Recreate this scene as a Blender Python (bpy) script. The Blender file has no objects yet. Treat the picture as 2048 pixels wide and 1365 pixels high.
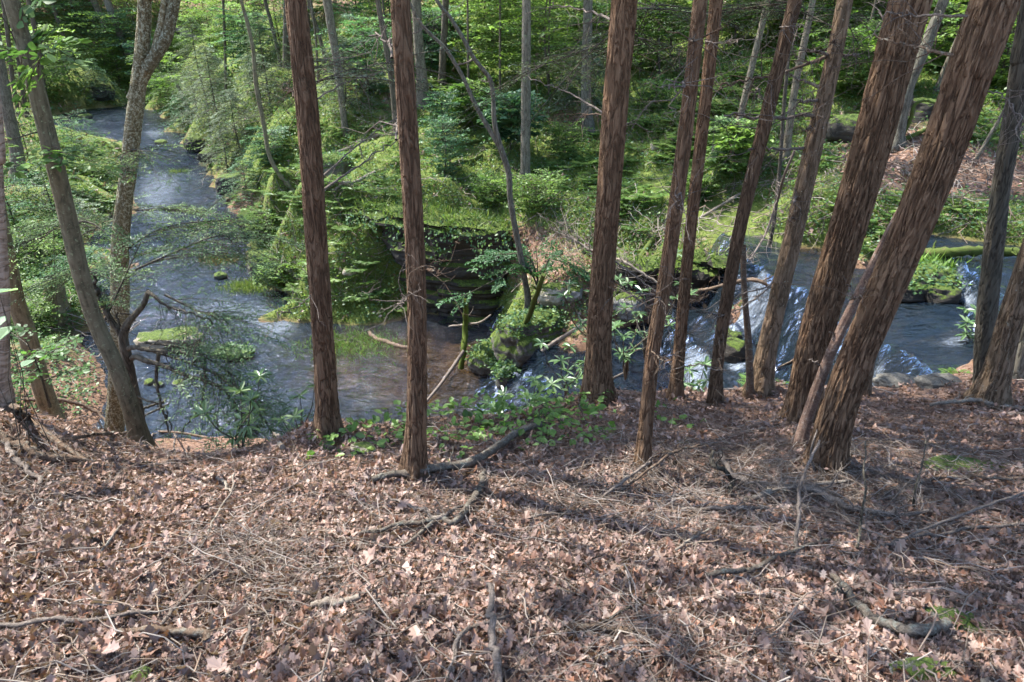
import bpy, math, numpy as np
from mathutils import Vector
rng = np.random.default_rng(11)
scene = bpy.context.scene
COL = scene.collection
F, CX, CY = 1365.0, 1024.0, 682.5
PITCH = math.radians(27.0)
SP, CP = math.sin(PITCH), math.cos(PITCH)
AT = np.array

# ------------------------------------------------------------------ maths
def rays(px, py):
    u = (np.asarray(px, float) - CX) / F
    v = (CY - np.asarray(py, float)) / F
    return np.stack([u, CP + v * SP, -SP + v * CP], -1)
def at_z(px, py, z):
    d = rays(px, py); return d * (z / d[..., 2:3]) if d.ndim > 1 else d * (z / d[2])
def at_y(px, py, y):
    d = rays(px, py); return d * (y / d[1])
def project(p):
    p = np.asarray(p, float)
    dep = p[..., 1] * CP - p[..., 2] * SP
    dep = np.where(dep < .05, .05, dep)
    up = p[..., 1] * SP + p[..., 2] * CP
    return CX + F * p[..., 0] / dep, CY - F * up / dep, dep

def _hash(ix, iy, iz, seed):
    with np.errstate(over='ignore'):
        h = (ix.astype(np.uint32) * np.uint32(374761393) + iy.astype(np.uint32) * np.uint32(668265263)
             + iz.astype(np.uint32) * np.uint32(2147483647 - 1013) + np.uint32((seed * 974711 + 77) & 0xffffffff))
        h = (h ^ (h >> np.uint32(13))) * np.uint32(1274126177)
        h = (h ^ (h >> np.uint32(16))) * np.uint32(2246822519)
        h ^= h >> np.uint32(15)
    return h.astype(np.float64) / 4294967295.0
def vnoise(p, seed=0):
    p = np.asarray(p, float)
    if p.shape[-1] == 2:
        p = np.concatenate([p, np.zeros(p.shape[:-1] + (1,))], -1)
    i = np.floor(p).astype(np.int64); f = p - i; f = f * f * (3 - 2 * f)
    r = 0
    for a in (0, 1):
        for b in (0, 1):
            for c in (0, 1):
                w = (f[..., 0] if a else 1 - f[..., 0]) * (f[..., 1] if b else 1 - f[..., 1]) * (f[..., 2] if c else 1 - f[..., 2])
                r = r + w * _hash(i[..., 0] + a, i[..., 1] + b, i[..., 2] + c, seed)
    return r * 2 - 1
def fbm(p, octv=4, seed=0, gain=.5):
    p = np.asarray(p, float); r = 0; a = 1
    for k in range(octv):
        r = r + a * vnoise(p * 2 ** k, seed + k * 17); a *= gain
    return r
def norm(v): return v / np.maximum(np.linalg.norm(v, axis=-1, keepdims=True), 1e-9)
def sstep(a, b, x):
    t = np.clip((x - a) / (b - a), 0, 1); return t * t * (3 - 2 * t)
def catmull(pts, n):
    """smooth resample of a polyline (rows may carry extra columns such as a radius)"""
    P = np.asarray(pts, float)
    if len(P) == 2: return P[0] + (P[1] - P[0]) * np.linspace(0, 1, n)[:, None]
    d = np.r_[0, np.cumsum(np.linalg.norm(np.diff(P[:, :3], axis=0), axis=1))]
    Q = np.vstack([2 * P[0] - P[1], P, 2 * P[-1] - P[-2]])
    s = np.linspace(0, d[-1], n); k = np.clip(np.searchsorted(d, s, 'right') - 1, 0, len(P) - 2)
    t = ((s - d[k]) / np.maximum(d[k + 1] - d[k], 1e-9))[:, None]
    p0, p1, p2, p3 = Q[k], Q[k + 1], Q[k + 2], Q[k + 3]
    return .5 * (2 * p1 + (p2 - p0) * t + (2 * p0 - 5 * p1 + 4 * p2 - p3) * t ** 2 + (3 * p1 - p0 - 3 * p2 + p3) * t ** 3)

# ------------------------------------------------------------------ mesh building
class Geo:
    """collects vertices and polygons, then links them as ONE mesh object"""
    def __init__(s): s.v = []; s.f = []; s.c = []; s.n = 0; s.sm = []; s.mi = []
    def add(s, v, f, col=None, smooth=True, mat=0):
        v = np.asarray(v, float).reshape(-1, 3); f = np.asarray(f, int)
        s.v.append(v); s.f.append(f + s.n); s.n += len(v)
        c = np.ones((len(f), 4)) * .5
        if col is not None: c[:, :3] = col
        s.c.append(c); s.sm.append(np.full(len(f), smooth)); s.mi.append(np.full(len(f), mat, np.int32))
    def build(s, name, mats, parent=None, loc=None, attrs=None):
        me = bpy.data.meshes.new(name)
        V = np.concatenate(s.v) if s.v else np.zeros((0, 3))
        if parent is not None and loc is None: loc = (0, 0, 0); V = V - AT(parent.location)
        elif loc is not None: V = V - AT(loc)
        else: loc = (0, 0, 0)
        me.vertices.add(len(V)); me.vertices.foreach_set('co', V.astype(np.float32).ravel())
        li = np.concatenate([f.ravel() for f in s.f]); lt = np.concatenate([np.full(len(f), f.shape[1]) for f in s.f])
        ls = np.r_[0, np.cumsum(lt)[:-1]]
        me.loops.add(len(li)); me.loops.foreach_set('vertex_index', li.astype(np.int32))
        me.polygons.add(len(lt)); me.polygons.foreach_set('loop_start', ls.astype(np.int32))
        try: me.polygons.foreach_set('loop_total', lt.astype(np.int32))
        except Exception: pass
        me.polygons.foreach_set('use_smooth', np.concatenate(s.sm))
        mats = mats if isinstance(mats, (list, tuple)) else [mats]
        for m in mats: me.materials.append(m)
        me.polygons.foreach_set('material_index', np.concatenate(s.mi))
        a = me.attributes.new('col', 'FLOAT_COLOR', 'FACE'); a.data.foreach_set('color', np.concatenate(s.c).astype(np.float32).ravel())
        for k, val in (attrs or {}).items():
            at = me.attributes.new(k, 'FLOAT', 'POINT'); at.data.foreach_set('value', np.asarray(val, np.float32))
        me.update(calc_edges=True); me.validate()
        o = bpy.data.objects.new(name, me); COL.objects.link(o); o.location = loc
        if parent is not None: o.parent = parent
        return o
def tag(o, label=None, cat=None, group=None, kind=None):
    if label: o['label'] = label
    if cat: o['category'] = cat
    if group: o['group'] = group
    if kind: o['kind'] = kind
    return o
def thing(name, label, cat, loc, group=None):
    o = bpy.data.objects.new(name, None); COL.objects.link(o); o.empty_display_size = .2
    o.location = tuple(float(x) for x in loc)
    return tag(o, label, cat, group)

def tubes(P, R, S=6, cap=True):
    """batch of tubes: P (M,K,3), R (M,K) -> verts, quads"""
    P = np.asarray(P, float); R = np.asarray(R, float)
    if P.ndim == 2: P = P[None]; R = R[None]
    M, K, _ = P.shape
    T = norm(np.gradient(P, axis=1))
    ref = np.where(np.abs(T[:, :1, 2:3]) > .8, AT([1., 0, 0]), AT([0, 0, 1.]))
    ref = np.repeat(ref, K, 1)
    A = norm(np.cross(T, ref)); B = np.cross(T, A)
    th = np.linspace(0, 2 * np.pi, S, endpoint=False)
    V = P[:, :, None] + R[:, :, None, None] * (np.cos(th)[None, None, :, None] * A[:, :, None] + np.sin(th)[None, None, :, None] * B[:, :, None])
    m, k, s = np.meshgrid(np.arange(M), np.arange(K - 1), np.arange(S), indexing='ij')
    i = lambda kk, ss: (m * K + kk) * S + ss % S
    Q = np.stack([i(k, s), i(k + 1, s), i(k + 1, s + 1), i(k, s + 1)], -1).reshape(-1, 4)
    return V.reshape(-1, 3), Q

# leaf templates in (along, across, normal) units of leaf length
T_DIAMOND = (AT([[0, 0, 0], [.45, .3, .0], [1, 0, 0], [.45, -.3, .0]], float), AT([[0, 1, 2, 3]]))
T_FOLD = (AT([[0, 0, 0], [.3, .26, .06], [.7, .2, .05], [1, 0, -.06], [.7, -.2, .05], [.3, -.26, .06]], float), AT([[0, 1, 2, 3], [0, 3, 4, 5]]))
T_NEEDLE = (AT([[0, 0, 0], [.4, .13, .0], [1, 0, 0], [.4, -.13, .0]], float), AT([[0, 1, 2, 3]]))
T_LONG = (AT([[0, 0, 0], [.3, .13, .03], [.7, .13, .03], [1, 0, -.08], [.7, -.13, .03], [.3, -.13, .03]], float), AT([[0, 1, 2, 3], [0, 3, 4, 5]]))
def leaves(pos, axis, nrm, size, tpl, curl=None):
    tv, tf = tpl; N = len(pos)
    X = norm(axis); Z = norm(nrm - X * np.sum(nrm * X, -1, keepdims=True)); Y = np.cross(Z, X)
    L = np.repeat(tv[None], N, 0).copy()
    if curl is not None:
        L[:, :, 2] += curl[:, :1] * (L[:, :, 0] - .4) ** 2 + curl[:, 1:2] * L[:, :, 1] ** 2 + curl[:, 2:3] * L[:, :, 1] * (L[:, :, 0] - .4)
    L = L * np.asarray(size)[:, None, None]
    V = pos[:, None] + L[:, :, :1] * X[:, None] + L[:, :, 1:2] * Y[:, None] + L[:, :, 2:] * Z[:, None]
    Fa = (tf[None] + (np.arange(N) * len(tv))[:, None, None]).reshape(-1, tf.shape[1])
    return V.reshape(-1, 3), Fa, len(tf)
def rcol(n, cols, jit=.15):
    """random blend of a palette with brightness jitter"""
    C = AT(cols, float); a = C[rng.integers(0, len(C), n)]; b = C[rng.integers(0, len(C), n)]
    t = rng.random((n, 1)); return np.clip((a + (b - a) * t) * (1 + jit * rng.standard_normal((n, 1))), .004, .95)
def add_leaves(g, pos, axis, nrm, size, tpl, cols, curl=None, mat=0, jit=.15, colv=None):
    v, f, k = leaves(pos, axis, nrm, size, tpl, curl)
    c = rcol(len(pos), cols, jit) if colv is None else colv
    g.add(v, f, np.repeat(c, k, 0), smooth=False, mat=mat)
def rdir(n, zs=1.0):
    v = rng.standard_normal((n, 3)); v[:, 2] *= zs; return norm(v)
# ------------------------------------------------------------------ materials
def nmat(name):
    m = bpy.data.materials.new(name); m.use_nodes = True; nt = m.node_tree; nt.nodes.clear()
    out = nt.nodes.new('ShaderNodeOutputMaterial'); return m, nt, out
def N(nt, t, **kw):
    n = nt.nodes.new(t)
    for k, v in kw.items():
        if k.startswith('i_'):
            key = k[2:].replace('_', ' '); n.inputs[int(key) if key.isdigit() else key].default_value = v
        else: setattr(n, k, v)
    return n
def ramp(nt, fac, stops, interp='LINEAR'):
    r = nt.nodes.new('ShaderNodeValToRGB'); r.color_ramp.interpolation = interp
    e = r.color_ramp.elements
    while len(e) < len(stops): e.new(.5)
    for el, (p, c) in zip(e, stops): el.position = p; el.color = tuple(c) + (1,) if len(c) == 3 else c
    nt.links.new(fac, r.inputs[0]); return r.outputs[0]
def coords(nt, scale=(1, 1, 1), kind='Object'):
    tc = N(nt, 'ShaderNodeTexCoord'); mp = N(nt, 'ShaderNodeMapping'); mp.inputs['Scale'].default_value = scale
    nt.links.new(tc.outputs[kind], mp.inputs[0]); return mp.outputs[0]
def noise(nt, vec, scale, detail=6, rough=.6, dist=0.):
    n = N(nt, 'ShaderNodeTexNoise'); n.inputs['Scale'].default_value = scale; n.inputs['Detail'].default_value = detail
    n.inputs['Roughness'].default_value = rough; n.inputs['Distortion'].default_value = dist
    nt.links.new(vec, n.inputs['Vector']); return n.outputs[0]
def mix(nt, fac, a, b, blend='MIX'):
    m = N(nt, 'ShaderNodeMix', data_type='RGBA', blend_type=blend)
    for s, val in ((0, fac), (6, a), (7, b)):
        if hasattr(val, 'is_linked'): nt.links.new(val, m.inputs[s])
        else: m.inputs[s].default_value = val if not isinstance(val, (tuple, list)) else tuple(val) + ((1,) if len(val) == 3 else ())
    return m.outputs[2]
def math_(nt, op, a, b=None, clamp=False):
    m = N(nt, 'ShaderNodeMath', operation=op, use_clamp=clamp)
    for s, val in ((0, a), (1, b)):
        if val is None: continue
        if hasattr(val, 'is_linked'): nt.links.new(val, m.inputs[s])
        else: m.inputs[s].default_value = val
    return m.outputs[0]
def bump(nt, h, dist=.02, strength=1.):
    b = N(nt, 'ShaderNodeBump'); b.inputs['Distance'].default_value = dist; b.inputs['Strength'].default_value = strength
    nt.links.new(h, b.inputs['Height']); return b.outputs[0]
def principled(nt, out, col, rough=.8, normal=None, spec=.3):
    p = N(nt, 'ShaderNodeBsdfPrincipled')
    if hasattr(col, 'is_linked'): nt.links.new(col, p.inputs['Base Color'])
    else: p.inputs['Base Color'].default_value = tuple(col) + (1,)
    if hasattr(rough, 'is_linked'): nt.links.new(rough, p.inputs['Roughness'])
    else: p.inputs['Roughness'].default_value = rough
    p.inputs['Specular IOR Level'].default_value = spec
    if normal is not None: nt.links.new(normal, p.inputs['Normal'])
    if out is not None: nt.links.new(p.outputs[0], out.inputs[0])
    return p.outputs[0]
def attr(nt, name, o=0):
    a = N(nt, 'ShaderNodeAttribute', attribute_name=name); return a.outputs[o]

def bark(name, dark, mid, light, lichen=None, lichen_amt=.5, moss=.0, vscale=.2, sc=44., bd=.02, crack=.5):
    m, nt, out = nmat(name)
    v = coords(nt, (1, 1, vscale)); v1 = coords(nt)
    rdg = attr(nt, 'ridge', 2)
    n0 = noise(nt, v, sc * .62, 3, .5, .8); n1 = math_(nt, 'MINIMUM', math_(nt, 'MULTIPLY', math_(nt, 'ABSOLUTE', math_(nt, 'SUBTRACT', n0, .5)), 11.), 1.)
    n2 = noise(nt, v, sc * 4.5, 5, .7, .3)
    hh = math_(nt, 'ADD', math_(nt, 'MULTIPLY', n1, crack), math_(nt, 'MULTIPLY', rdg, .38 - crack * .38))
    h = math_(nt, 'ADD', hh, math_(nt, 'MULTIPLY', n2, .3))
    c = ramp(nt, h, [(.16, dark), (.42, mid), (.88, light)])
    big = noise(nt, v1, 1.7, 3, .6)
    c = mix(nt, math_(nt, 'MULTIPLY', ramp(nt, big, [(.35, (0, 0, 0)), (.7, (1, 1, 1))]), .45), c, tuple(.5 * (a + b) * f for a, b, f in zip(mid, light, (.8, .95, .95))))
    if lichen:
        ln = noise(nt, v1, 38, 6, .75)
        lm = ramp(nt, ln, [(.58 - .1 * lichen_amt, (0, 0, 0)), (.64 - .1 * lichen_amt, (1, 1, 1))])
        c = mix(nt, lm, c, lichen)
    if moss > 0:
        mn = noise(nt, v1, 5, 6, .7)
        mo = math_(nt, 'ADD', mn, attr(nt, 'moss', 2))
        mm = ramp(nt, mo, [(.98 - moss, (0, 0, 0)), (1.18 - moss, (1, 1, 1))])
        c = mix(nt, mm, c, mix(nt, noise(nt, v1, 60, 4, .7), (.035, .05, .012), (.1, .13, .03)))
    oi = N(nt, 'ShaderNodeObjectInfo'); c = mix(nt, 1., c, ramp(nt, oi.outputs['Random'], [(0., (.78, .8, .82)), (.5, (1, 1, 1)), (1., (1.18, 1.12, 1.06))]), 'MULTIPLY')
    nr = bump(nt, h, bd, 1.)
    principled(nt, out, c, .9, nr, .2)
    return m
def foliage(name, trans=.48, gloss=.022, rough=.45):
    m, nt, out = nmat(name)
    c = attr(nt, 'col', 0)
    d = N(nt, 'ShaderNodeBsdfDiffuse'); t = N(nt, 'ShaderNodeBsdfTranslucent'); g = N(nt, 'ShaderNodeBsdfGlossy'); g.inputs['Roughness'].default_value = rough
    g.inputs['Color'].default_value = (.8, .85, .8, 1)
    nt.links.new(c, d.inputs[0])
    tc = mix(nt, 1., c, (1.15, 1.25, .7), 'MULTIPLY'); nt.links.new(tc, t.inputs[0])
    m1 = N(nt, 'ShaderNodeMixShader'); m1.inputs[0].default_value = trans
    nt.links.new(d.outputs[0], m1.inputs[1]); nt.links.new(t.outputs[0], m1.inputs[2])
    m2 = N(nt, 'ShaderNodeMixShader'); m2.inputs[0].default_value = gloss
    nt.links.new(m1.outputs[0], m2.inputs[1]); nt.links.new(g.outputs[0], m2.inputs[2])
    nt.links.new(m2.outputs[0], out.inputs[0]); return m
def wood(name, dark, light, lichen=None, sc=30., moss=0.):
    m, nt, out = nmat(name); v1 = coords(nt)
    n1 = noise(nt, v1, sc, 6, .7, .5); n0 = noise(nt, v1, sc * .15, 3, .6)
    c = ramp(nt, math_(nt, 'ADD', math_(nt, 'MULTIPLY', n1, .65), math_(nt, 'MULTIPLY', n0, .35)), [(.34, dark), (.66, light)])
    if lichen:
        c = mix(nt, ramp(nt, noise(nt, v1, 26, 6, .75), [(.52, (0, 0, 0)), (.66, (.75, .75, .75))]), c, lichen)
    if moss:
        c = mix(nt, ramp(nt, noise(nt, v1, 6, 6, .75), [(.72 - moss * .5, (0, 0, 0)), (.85 - moss * .5, (1, 1, 1))]), c, (.07, .1, .02))
    n3 = noise(nt, v1, 120., 4, .7); c = mix(nt, math_(nt, 'MULTIPLY', ramp(nt, n3, [(.42, (1, 1, 1)), (.55, (0, 0, 0))]), .55), c, tuple(.6 * q for q in dark))
    principled(nt, out, c, .9, bump(nt, math_(nt, 'ADD', n1, math_(nt, 'MULTIPLY', n3, .6)), .008, 1.), .15); return m
def rockmat(name, dark, light, moss=.5, strata=0.):
    m, nt, out = nmat(name); v1 = coords(nt)
    n1 = noise(nt, v1, 5., 10, .68); n2 = noise(nt, v1, 40., 5, .7)
    h = math_(nt, 'ADD', math_(nt, 'MULTIPLY', n1, .7), math_(nt, 'MULTIPLY', n2, .3))
    if strata:
        vs = coords(nt, (.25, .25, 4.)); h = math_(nt, 'ADD', math_(nt, 'MULTIPLY', h, .5), math_(nt, 'MULTIPLY', noise(nt, vs, 3.2, 7, .7, .3), .5))
    c = ramp(nt, h, [(.36, dark), (.64, light)])
    geo = N(nt, 'ShaderNodeNewGeometry'); sx = N(nt, 'ShaderNodeSeparateXYZ'); nt.links.new(geo.outputs['Normal'], sx.inputs[0])
    mn = math_(nt, 'ADD', math_(nt, 'MULTIPLY', sx.outputs[2], .55), math_(nt, 'MULTIPLY', noise(nt, v1, 7., 8, .75), 1.1))
    mm = ramp(nt, mn, [(1.08 - moss * .6, (0, 0, 0)), (1.2 - moss * .6, (1, 1, 1))])
    mc = ramp(nt, noise(nt, v1, 25., 6, .75), [(.35, (.022, .038, .008)), (.55, (.085, .125, .02)), (.72, (.17, .2, .04))])
    c = mix(nt, mm, c, mc)
    hb = math_(nt, 'ADD', h, math_(nt, 'MULTIPLY', mm, math_(nt, 'MULTIPLY', noise(nt, v1, 90., 4, .7), .5)))
    principled(nt, out, c, .85, bump(nt, hb, .05, 1.), .25); return m

M_HEM = bark('hemlock_bark', (.031, .018, .010), (.122, .066, .036), (.212, .13, .077), lichen=(.36, .31, .24), lichen_amt=-.75, moss=.06, bd=.03)
M_HEMG = bark('hemlock_bark_mossy', (.034, .022, .013), (.125, .08, .047), (.23, .155, .1), lichen=(.36, .35, .27), lichen_amt=-.3, moss=.3)
M_GREY = bark('grey_bark', (.03, .026, .019), (.095, .08, .058), (.19, .165, .125), lichen=(.2, .21, .155), lichen_amt=0., moss=.22, sc=30, bd=.012)
M_DARK = bark('dark_bark', (.02, .016, .011), (.065, .052, .037), (.13, .11, .08), moss=.25, sc=30, bd=.012)
M_MOSSY = bark('mossy_smooth_bark', (.04, .034, .02), (.12, .098, .06), (.2, .17, .11), lichen=(.22, .24, .14), lichen_amt=.0, moss=.36, vscale=.7, sc=14, bd=.006, crack=.2)
M_LICH = bark('lichen_speckled_bark', (.03, .024, .012), (.09, .072, .038), (.16, .135, .075), lichen=(.26, .265, .19), lichen_amt=.75, moss=.3, vscale=.9, sc=26, bd=.012, crack=.3)
M_TWIG = wood('dead_twig', (.07, .055, .045), (.25, .205, .17))
M_PALE = wood('pale_dead_wood', (.12, .092, .07), (.32, .265, .21), lichen=(.26, .28, .24))
M_LICHW = wood('lichen_branch', (.06, .046, .034), (.18, .15, .12), lichen=(.24, .275, .23))
M_BRWN = wood('brown_dead_wood', (.05, .032, .022), (.2, .135, .09), lichen=(.26, .25, .2))
M_MOSSW = wood('mossy_log_wood', (.04, .03, .018), (.2, .15, .08), moss=.8)
M_LEAF = foliage('green_leaf')
M_NEED = foliage('hemlock_needles', .28, .02)
M_GLOSSY = foliage('leathery_leaf', .25, .05, .3)
M_GRASS = foliage('grass_blade', .4, .015)
M_DEAD = foliage('dead_leaf', .15, .035, .5)
M_ROCK = rockmat('mossy_rock', (.03, .027, .022), (.15, .14, .115), .64)
M_SHORE = rockmat('shore_rock', (.05, .045, .037), (.2, .185, .155), .05)
M_ROCKG = rockmat('grey_rock', (.1, .095, .085), (.33, .32, .29), .3)
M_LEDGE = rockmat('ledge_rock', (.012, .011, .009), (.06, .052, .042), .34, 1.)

def ground_mat():
    m, nt, out = nmat('forest_floor'); v = coords(nt)
    n1 = noise(nt, v, 9., 8, .7); n2 = noise(nt, v, 45., 6, .75); n3 = noise(nt, v, .8, 4, .6)
    vo = N(nt, 'ShaderNodeTexVoronoi'); vo.inputs['Scale'].default_value = 17.; nt.links.new(v, vo.inputs['Vector'])
    br = ramp(nt, math_(nt, 'ADD', math_(nt, 'MULTIPLY', n2, .55), math_(nt, 'MULTIPLY', n1, .45)), [(.33, (.035, .022, .014)), (.5, (.15, .085, .055)), (.66, (.33, .21, .15))])
    lv = N(nt, 'ShaderNodeSeparateColor'); nt.links.new(vo.outputs['Color'], lv.inputs[0])
    br = mix(nt, .45, br, ramp(nt, lv.outputs[0], [(0., (.1, .055, .035)), (.5, (.2, .115, .075)), (1., (.36, .24, .18))]))
    gr = ramp(nt, n2, [(.3, (.03, .045, .01)), (.52, (.115, .15, .03)), (.72, (.2, .225, .06))])
    gm = math_(nt, 'ADD', attr(nt, 'green', 2), math_(nt, 'MULTIPLY', math_(nt, 'SUBTRACT', math_(nt, 'ADD', math_(nt, 'MULTIPLY', n1, .6), math_(nt, 'MULTIPLY', n3, .4)), .5), 1.3))
    c = mix(nt, ramp(nt, gm, [(.4, (0, 0, 0)), (.62, (1, 1, 1))]), br, gr)
    wet = attr(nt, 'wet', 2)
    bed = ramp(nt, math_(nt, 'ADD', math_(nt, 'ADD', math_(nt, 'MULTIPLY', n3, .45), math_(nt, 'MULTIPLY', n1, .35)), math_(nt, 'MULTIPLY', n2, .2)), [(.36, (.035, .02, .012)), (.5, (.13, .075, .04)), (.66, (.32, .2, .11))])
    c = mix(nt, wet, c, bed)
    h = math_(nt, 'ADD', math_(nt, 'MULTIPLY', n2, .5), math_(nt, 'MULTIPLY', n1, .5))
    principled(nt, out, c, .9, bump(nt, h, .06, 1.), .2); return m
def water_mat():
    m, nt, out = nmat('stream_water'); v = coords(nt)
    vs = coords(nt, (.62, 1., .5))
    w1 = noise(nt, vs, 2.2, 3, .55, 1.4); w2 = noise(nt, vs, 7., 4, .62, 1.2); w3 = noise(nt, v, 24., 3, .6)
    h = math_(nt, 'ADD', math_(nt, 'ADD', math_(nt, 'MULTIPLY', w1, 1.9), math_(nt, 'MULTIPLY', w2, .65)), math_(nt, 'MULTIPLY', w3, .16))
    h = math_(nt, 'MULTIPLY', h, math_(nt, 'ADD', attr(nt, 'rough', 2), .25))
    nr = bump(nt, h, .15, 1.)
    fr = N(nt, 'ShaderNodeFresnel'); fr.inputs['IOR'].default_value = 1.38; nt.links.new(nr, fr.inputs['Normal'])
    gl = N(nt, 'ShaderNodeBsdfGlossy'); gl.inputs['Roughness'].default_value = .05; nt.links.new(nr, gl.inputs['Normal']); gl.inputs['Color'].default_value = (.76, .83, 1, 1)
    df = N(nt, 'ShaderNodeBsdfDiffuse'); df.inputs[0].default_value = (.008, .014, .018, 1)
    tr = N(nt, 'ShaderNodeBsdfTransparent'); tr.inputs[0].default_value = (.74, .74, .66, 1)
    ms = N(nt, 'ShaderNodeMixShader'); nt.links.new(attr(nt, 'clear', 2), ms.inputs[0]); nt.links.new(df.outputs[0], ms.inputs[1]); nt.links.new(tr.outputs[0], ms.inputs[2])
    m1 = N(nt, 'ShaderNodeMixShader'); nt.links.new(math_(nt, 'MULTIPLY', fr.outputs[0], 1.1, True), m1.inputs[0]); nt.links.new(ms.outputs[0], m1.inputs[1]); nt.links.new(gl.outputs[0], m1.inputs[2])
    fo = N(nt, 'ShaderNodeBsdfDiffuse'); fo.inputs[0].default_value = (.46, .52, .6, 1)
    nt.links.new(bump(nt, w2, .1, 1.), fo.inputs['Normal'])
    fn = math_(nt, 'ADD', math_(nt, 'MULTIPLY', noise(nt, coords(nt, (.45, 2.2, .45)), 9., 7, .8, .9), .65), math_(nt, 'MULTIPLY', noise(nt, v, 22., 5, .8, .5), .35))
    fm = ramp(nt, math_(nt, 'ADD', math_(nt, 'MULTIPLY', attr(nt, 'foam', 2), .75), math_(nt, 'MULTIPLY', fn, .8)), [(.62, (0, 0, 0)), (.8, (.35, .35, .35)), (1.1, (.88, .88, .88))])
    m2 = N(nt, 'ShaderNodeMixShader'); nt.links.new(fm, m2.inputs[0]); nt.links.new(m1.outputs[0], m2.inputs[1]); nt.links.new(fo.outputs[0], m2.inputs[2])
    nt.links.new(m2.outputs[0], out.inputs[0]); return m
M_GROUND = ground_mat(); M_WATER = water_mat()
# ------------------------------------------------------------------ terrain
def Lw(x, y):
    """water level: upper pool on the right, two steps down, then the long stream away on the left"""
    x = np.asarray(x, float); y = np.asarray(y, float)
    wob = .3 * vnoise(np.stack([x * .0 + 3, y * 1.3], -1), 5) + .1 * vnoise(np.stack([x * .8 + 9, y * 2.9], -1), 6)
    X = x + wob
    X1 = X + .16 * (y - 11.3)
    st = lambda a, b, q=X: sstep(a, b, q)
    z = -7.5 + 1.15 * st(-.75, .75) + .12 * st(.8, 2.6) + .5 * st(2.85, 3.4) + .12 * st(3.5, 4.) + 1.1 * st(4.1, 4.85, X1) + .08 * st(5, 7) + .42 * st(7.05, 7.35)
    return z - .009 * np.clip(y - 13, 0, 60) * (x < 0)
def near_edge(x):
    return np.interp(x, [-9, -5, -2.6, -1.6, 0, 1, 2.4, 4.6, 6.4, 12], [4.9, 4.7, 4.5, 5.1, 5.65, 6.05, 6.5, 7.15, 7.95, 10.3])
pts = []
def W(x, y, z): pts.append((x, y, z))
def Gz(px, py, z):
    p = at_z(px, py, z); W(*p)
    return p
def Gy(px, py, y):
    p = at_y(px, py, y); W(*p); return p
# the leafy bank under the camera
def plane(y): return -1.6 - .35 * y
for x in np.arange(-9, 12.1, 1.5):
    e = float(near_edge(x))
    for y in (-4, -1.5, .5, 2., 3.4):
        if y < e - .4: W(x, y, plane(y) + (.12 * (-2 - x) if x < -2 and y > 1 else 0))
    W(x, e - .25, plane(e) + .06); W(x, e + .25, plane(e) - .28)
    ysh = float(np.interp(x, [-9, -4, -1, 0, 2, 4, 5, 7, 9, 12], [10.5, 10.2, 9.7, 9.4, 8.7, 8.0, 7.5, 8.6, 9.6, 11]))
    L = float(Lw(x, ysh))
    if x < -4: L = -7.3
    for q in (.3, .6, .85):
        yy = e + .25 + (ysh - e - .25) * q
        zz = plane(e) - .28; zz = zz + (L + .1 - zz) * (1 - (1 - q) ** 1.6)
        W(x, yy, zz)
    W(x, ysh, L + .02); W(x, ysh + .6, L - .3)
for px, py in [(657, 866), (610, 872), (700, 862), (1195, 800), (1140, 812), (1250, 800), (1350, 800), (1431, 808), (1519, 790), (1600, 800), (1480, 800), (1727, 790), (2036, 757), (950, 838), (800, 860), (1850, 772)]:
    d = rays(px, py); p = d * (1.6 / (-d[2] - .35 * d[1])); W(p[0], p[1], p[2] + .03)
Gz(20, 800, -2.75); Gz(95, 850, -2.8); Gz(0, 840, -2.5)
# left bank of the stream
for px, py, z in [(205, 830, -7.5), (195, 740, -7.48), (192, 640, -7.48), (212, 520, -7.5), (222, 440, -7.5), (250, 385, -7.5), (262, 330, -7.5), (245, 296, -7.5)]:
    p = Gz(px, py, z + .04); W(p[0] - .8, p[1], p[2] + .35); W(p[0] - 3, p[1], p[2] + .7); W(p[0] - 7, p[1] + .5, p[2] + 1.6); W(p[0] + .8, p[1], p[2] - .4)
    W(p[0] - 14, p[1] + 1, p[2] + 4)
for px, py in [(120, 262), (170, 285), (215, 270)]: Gz(px, py, -7.35)
for px, py in [(110, 236), (140, 230), (160, 232), (190, 226), (220, 228), (250, 228), (285, 232), (310, 236), (270, 245), (235, 245)]: p = at_z(px, py, -8.9); W(*p)
for px, py in [(60, 232), (105, 224), (150, 214), (200, 208), (250, 206), (300, 214), (322, 226)]:
    p = Gz(px, py, -7.62); W(p[0], p[1] + 2.5, p[2] + .9); W(p[0], p[1] + 7, p[2] + 3.2); W(p[0], p[1] + 16, p[2] + 8.5)
for x in (-40, -30, -20, -8, 2): W(x, 72, 3.5 + .1 * abs(x)); W(x, 90, 14)
for x in (-42, -32): W(x, 20, -3); W(x, 40, -3)
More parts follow.
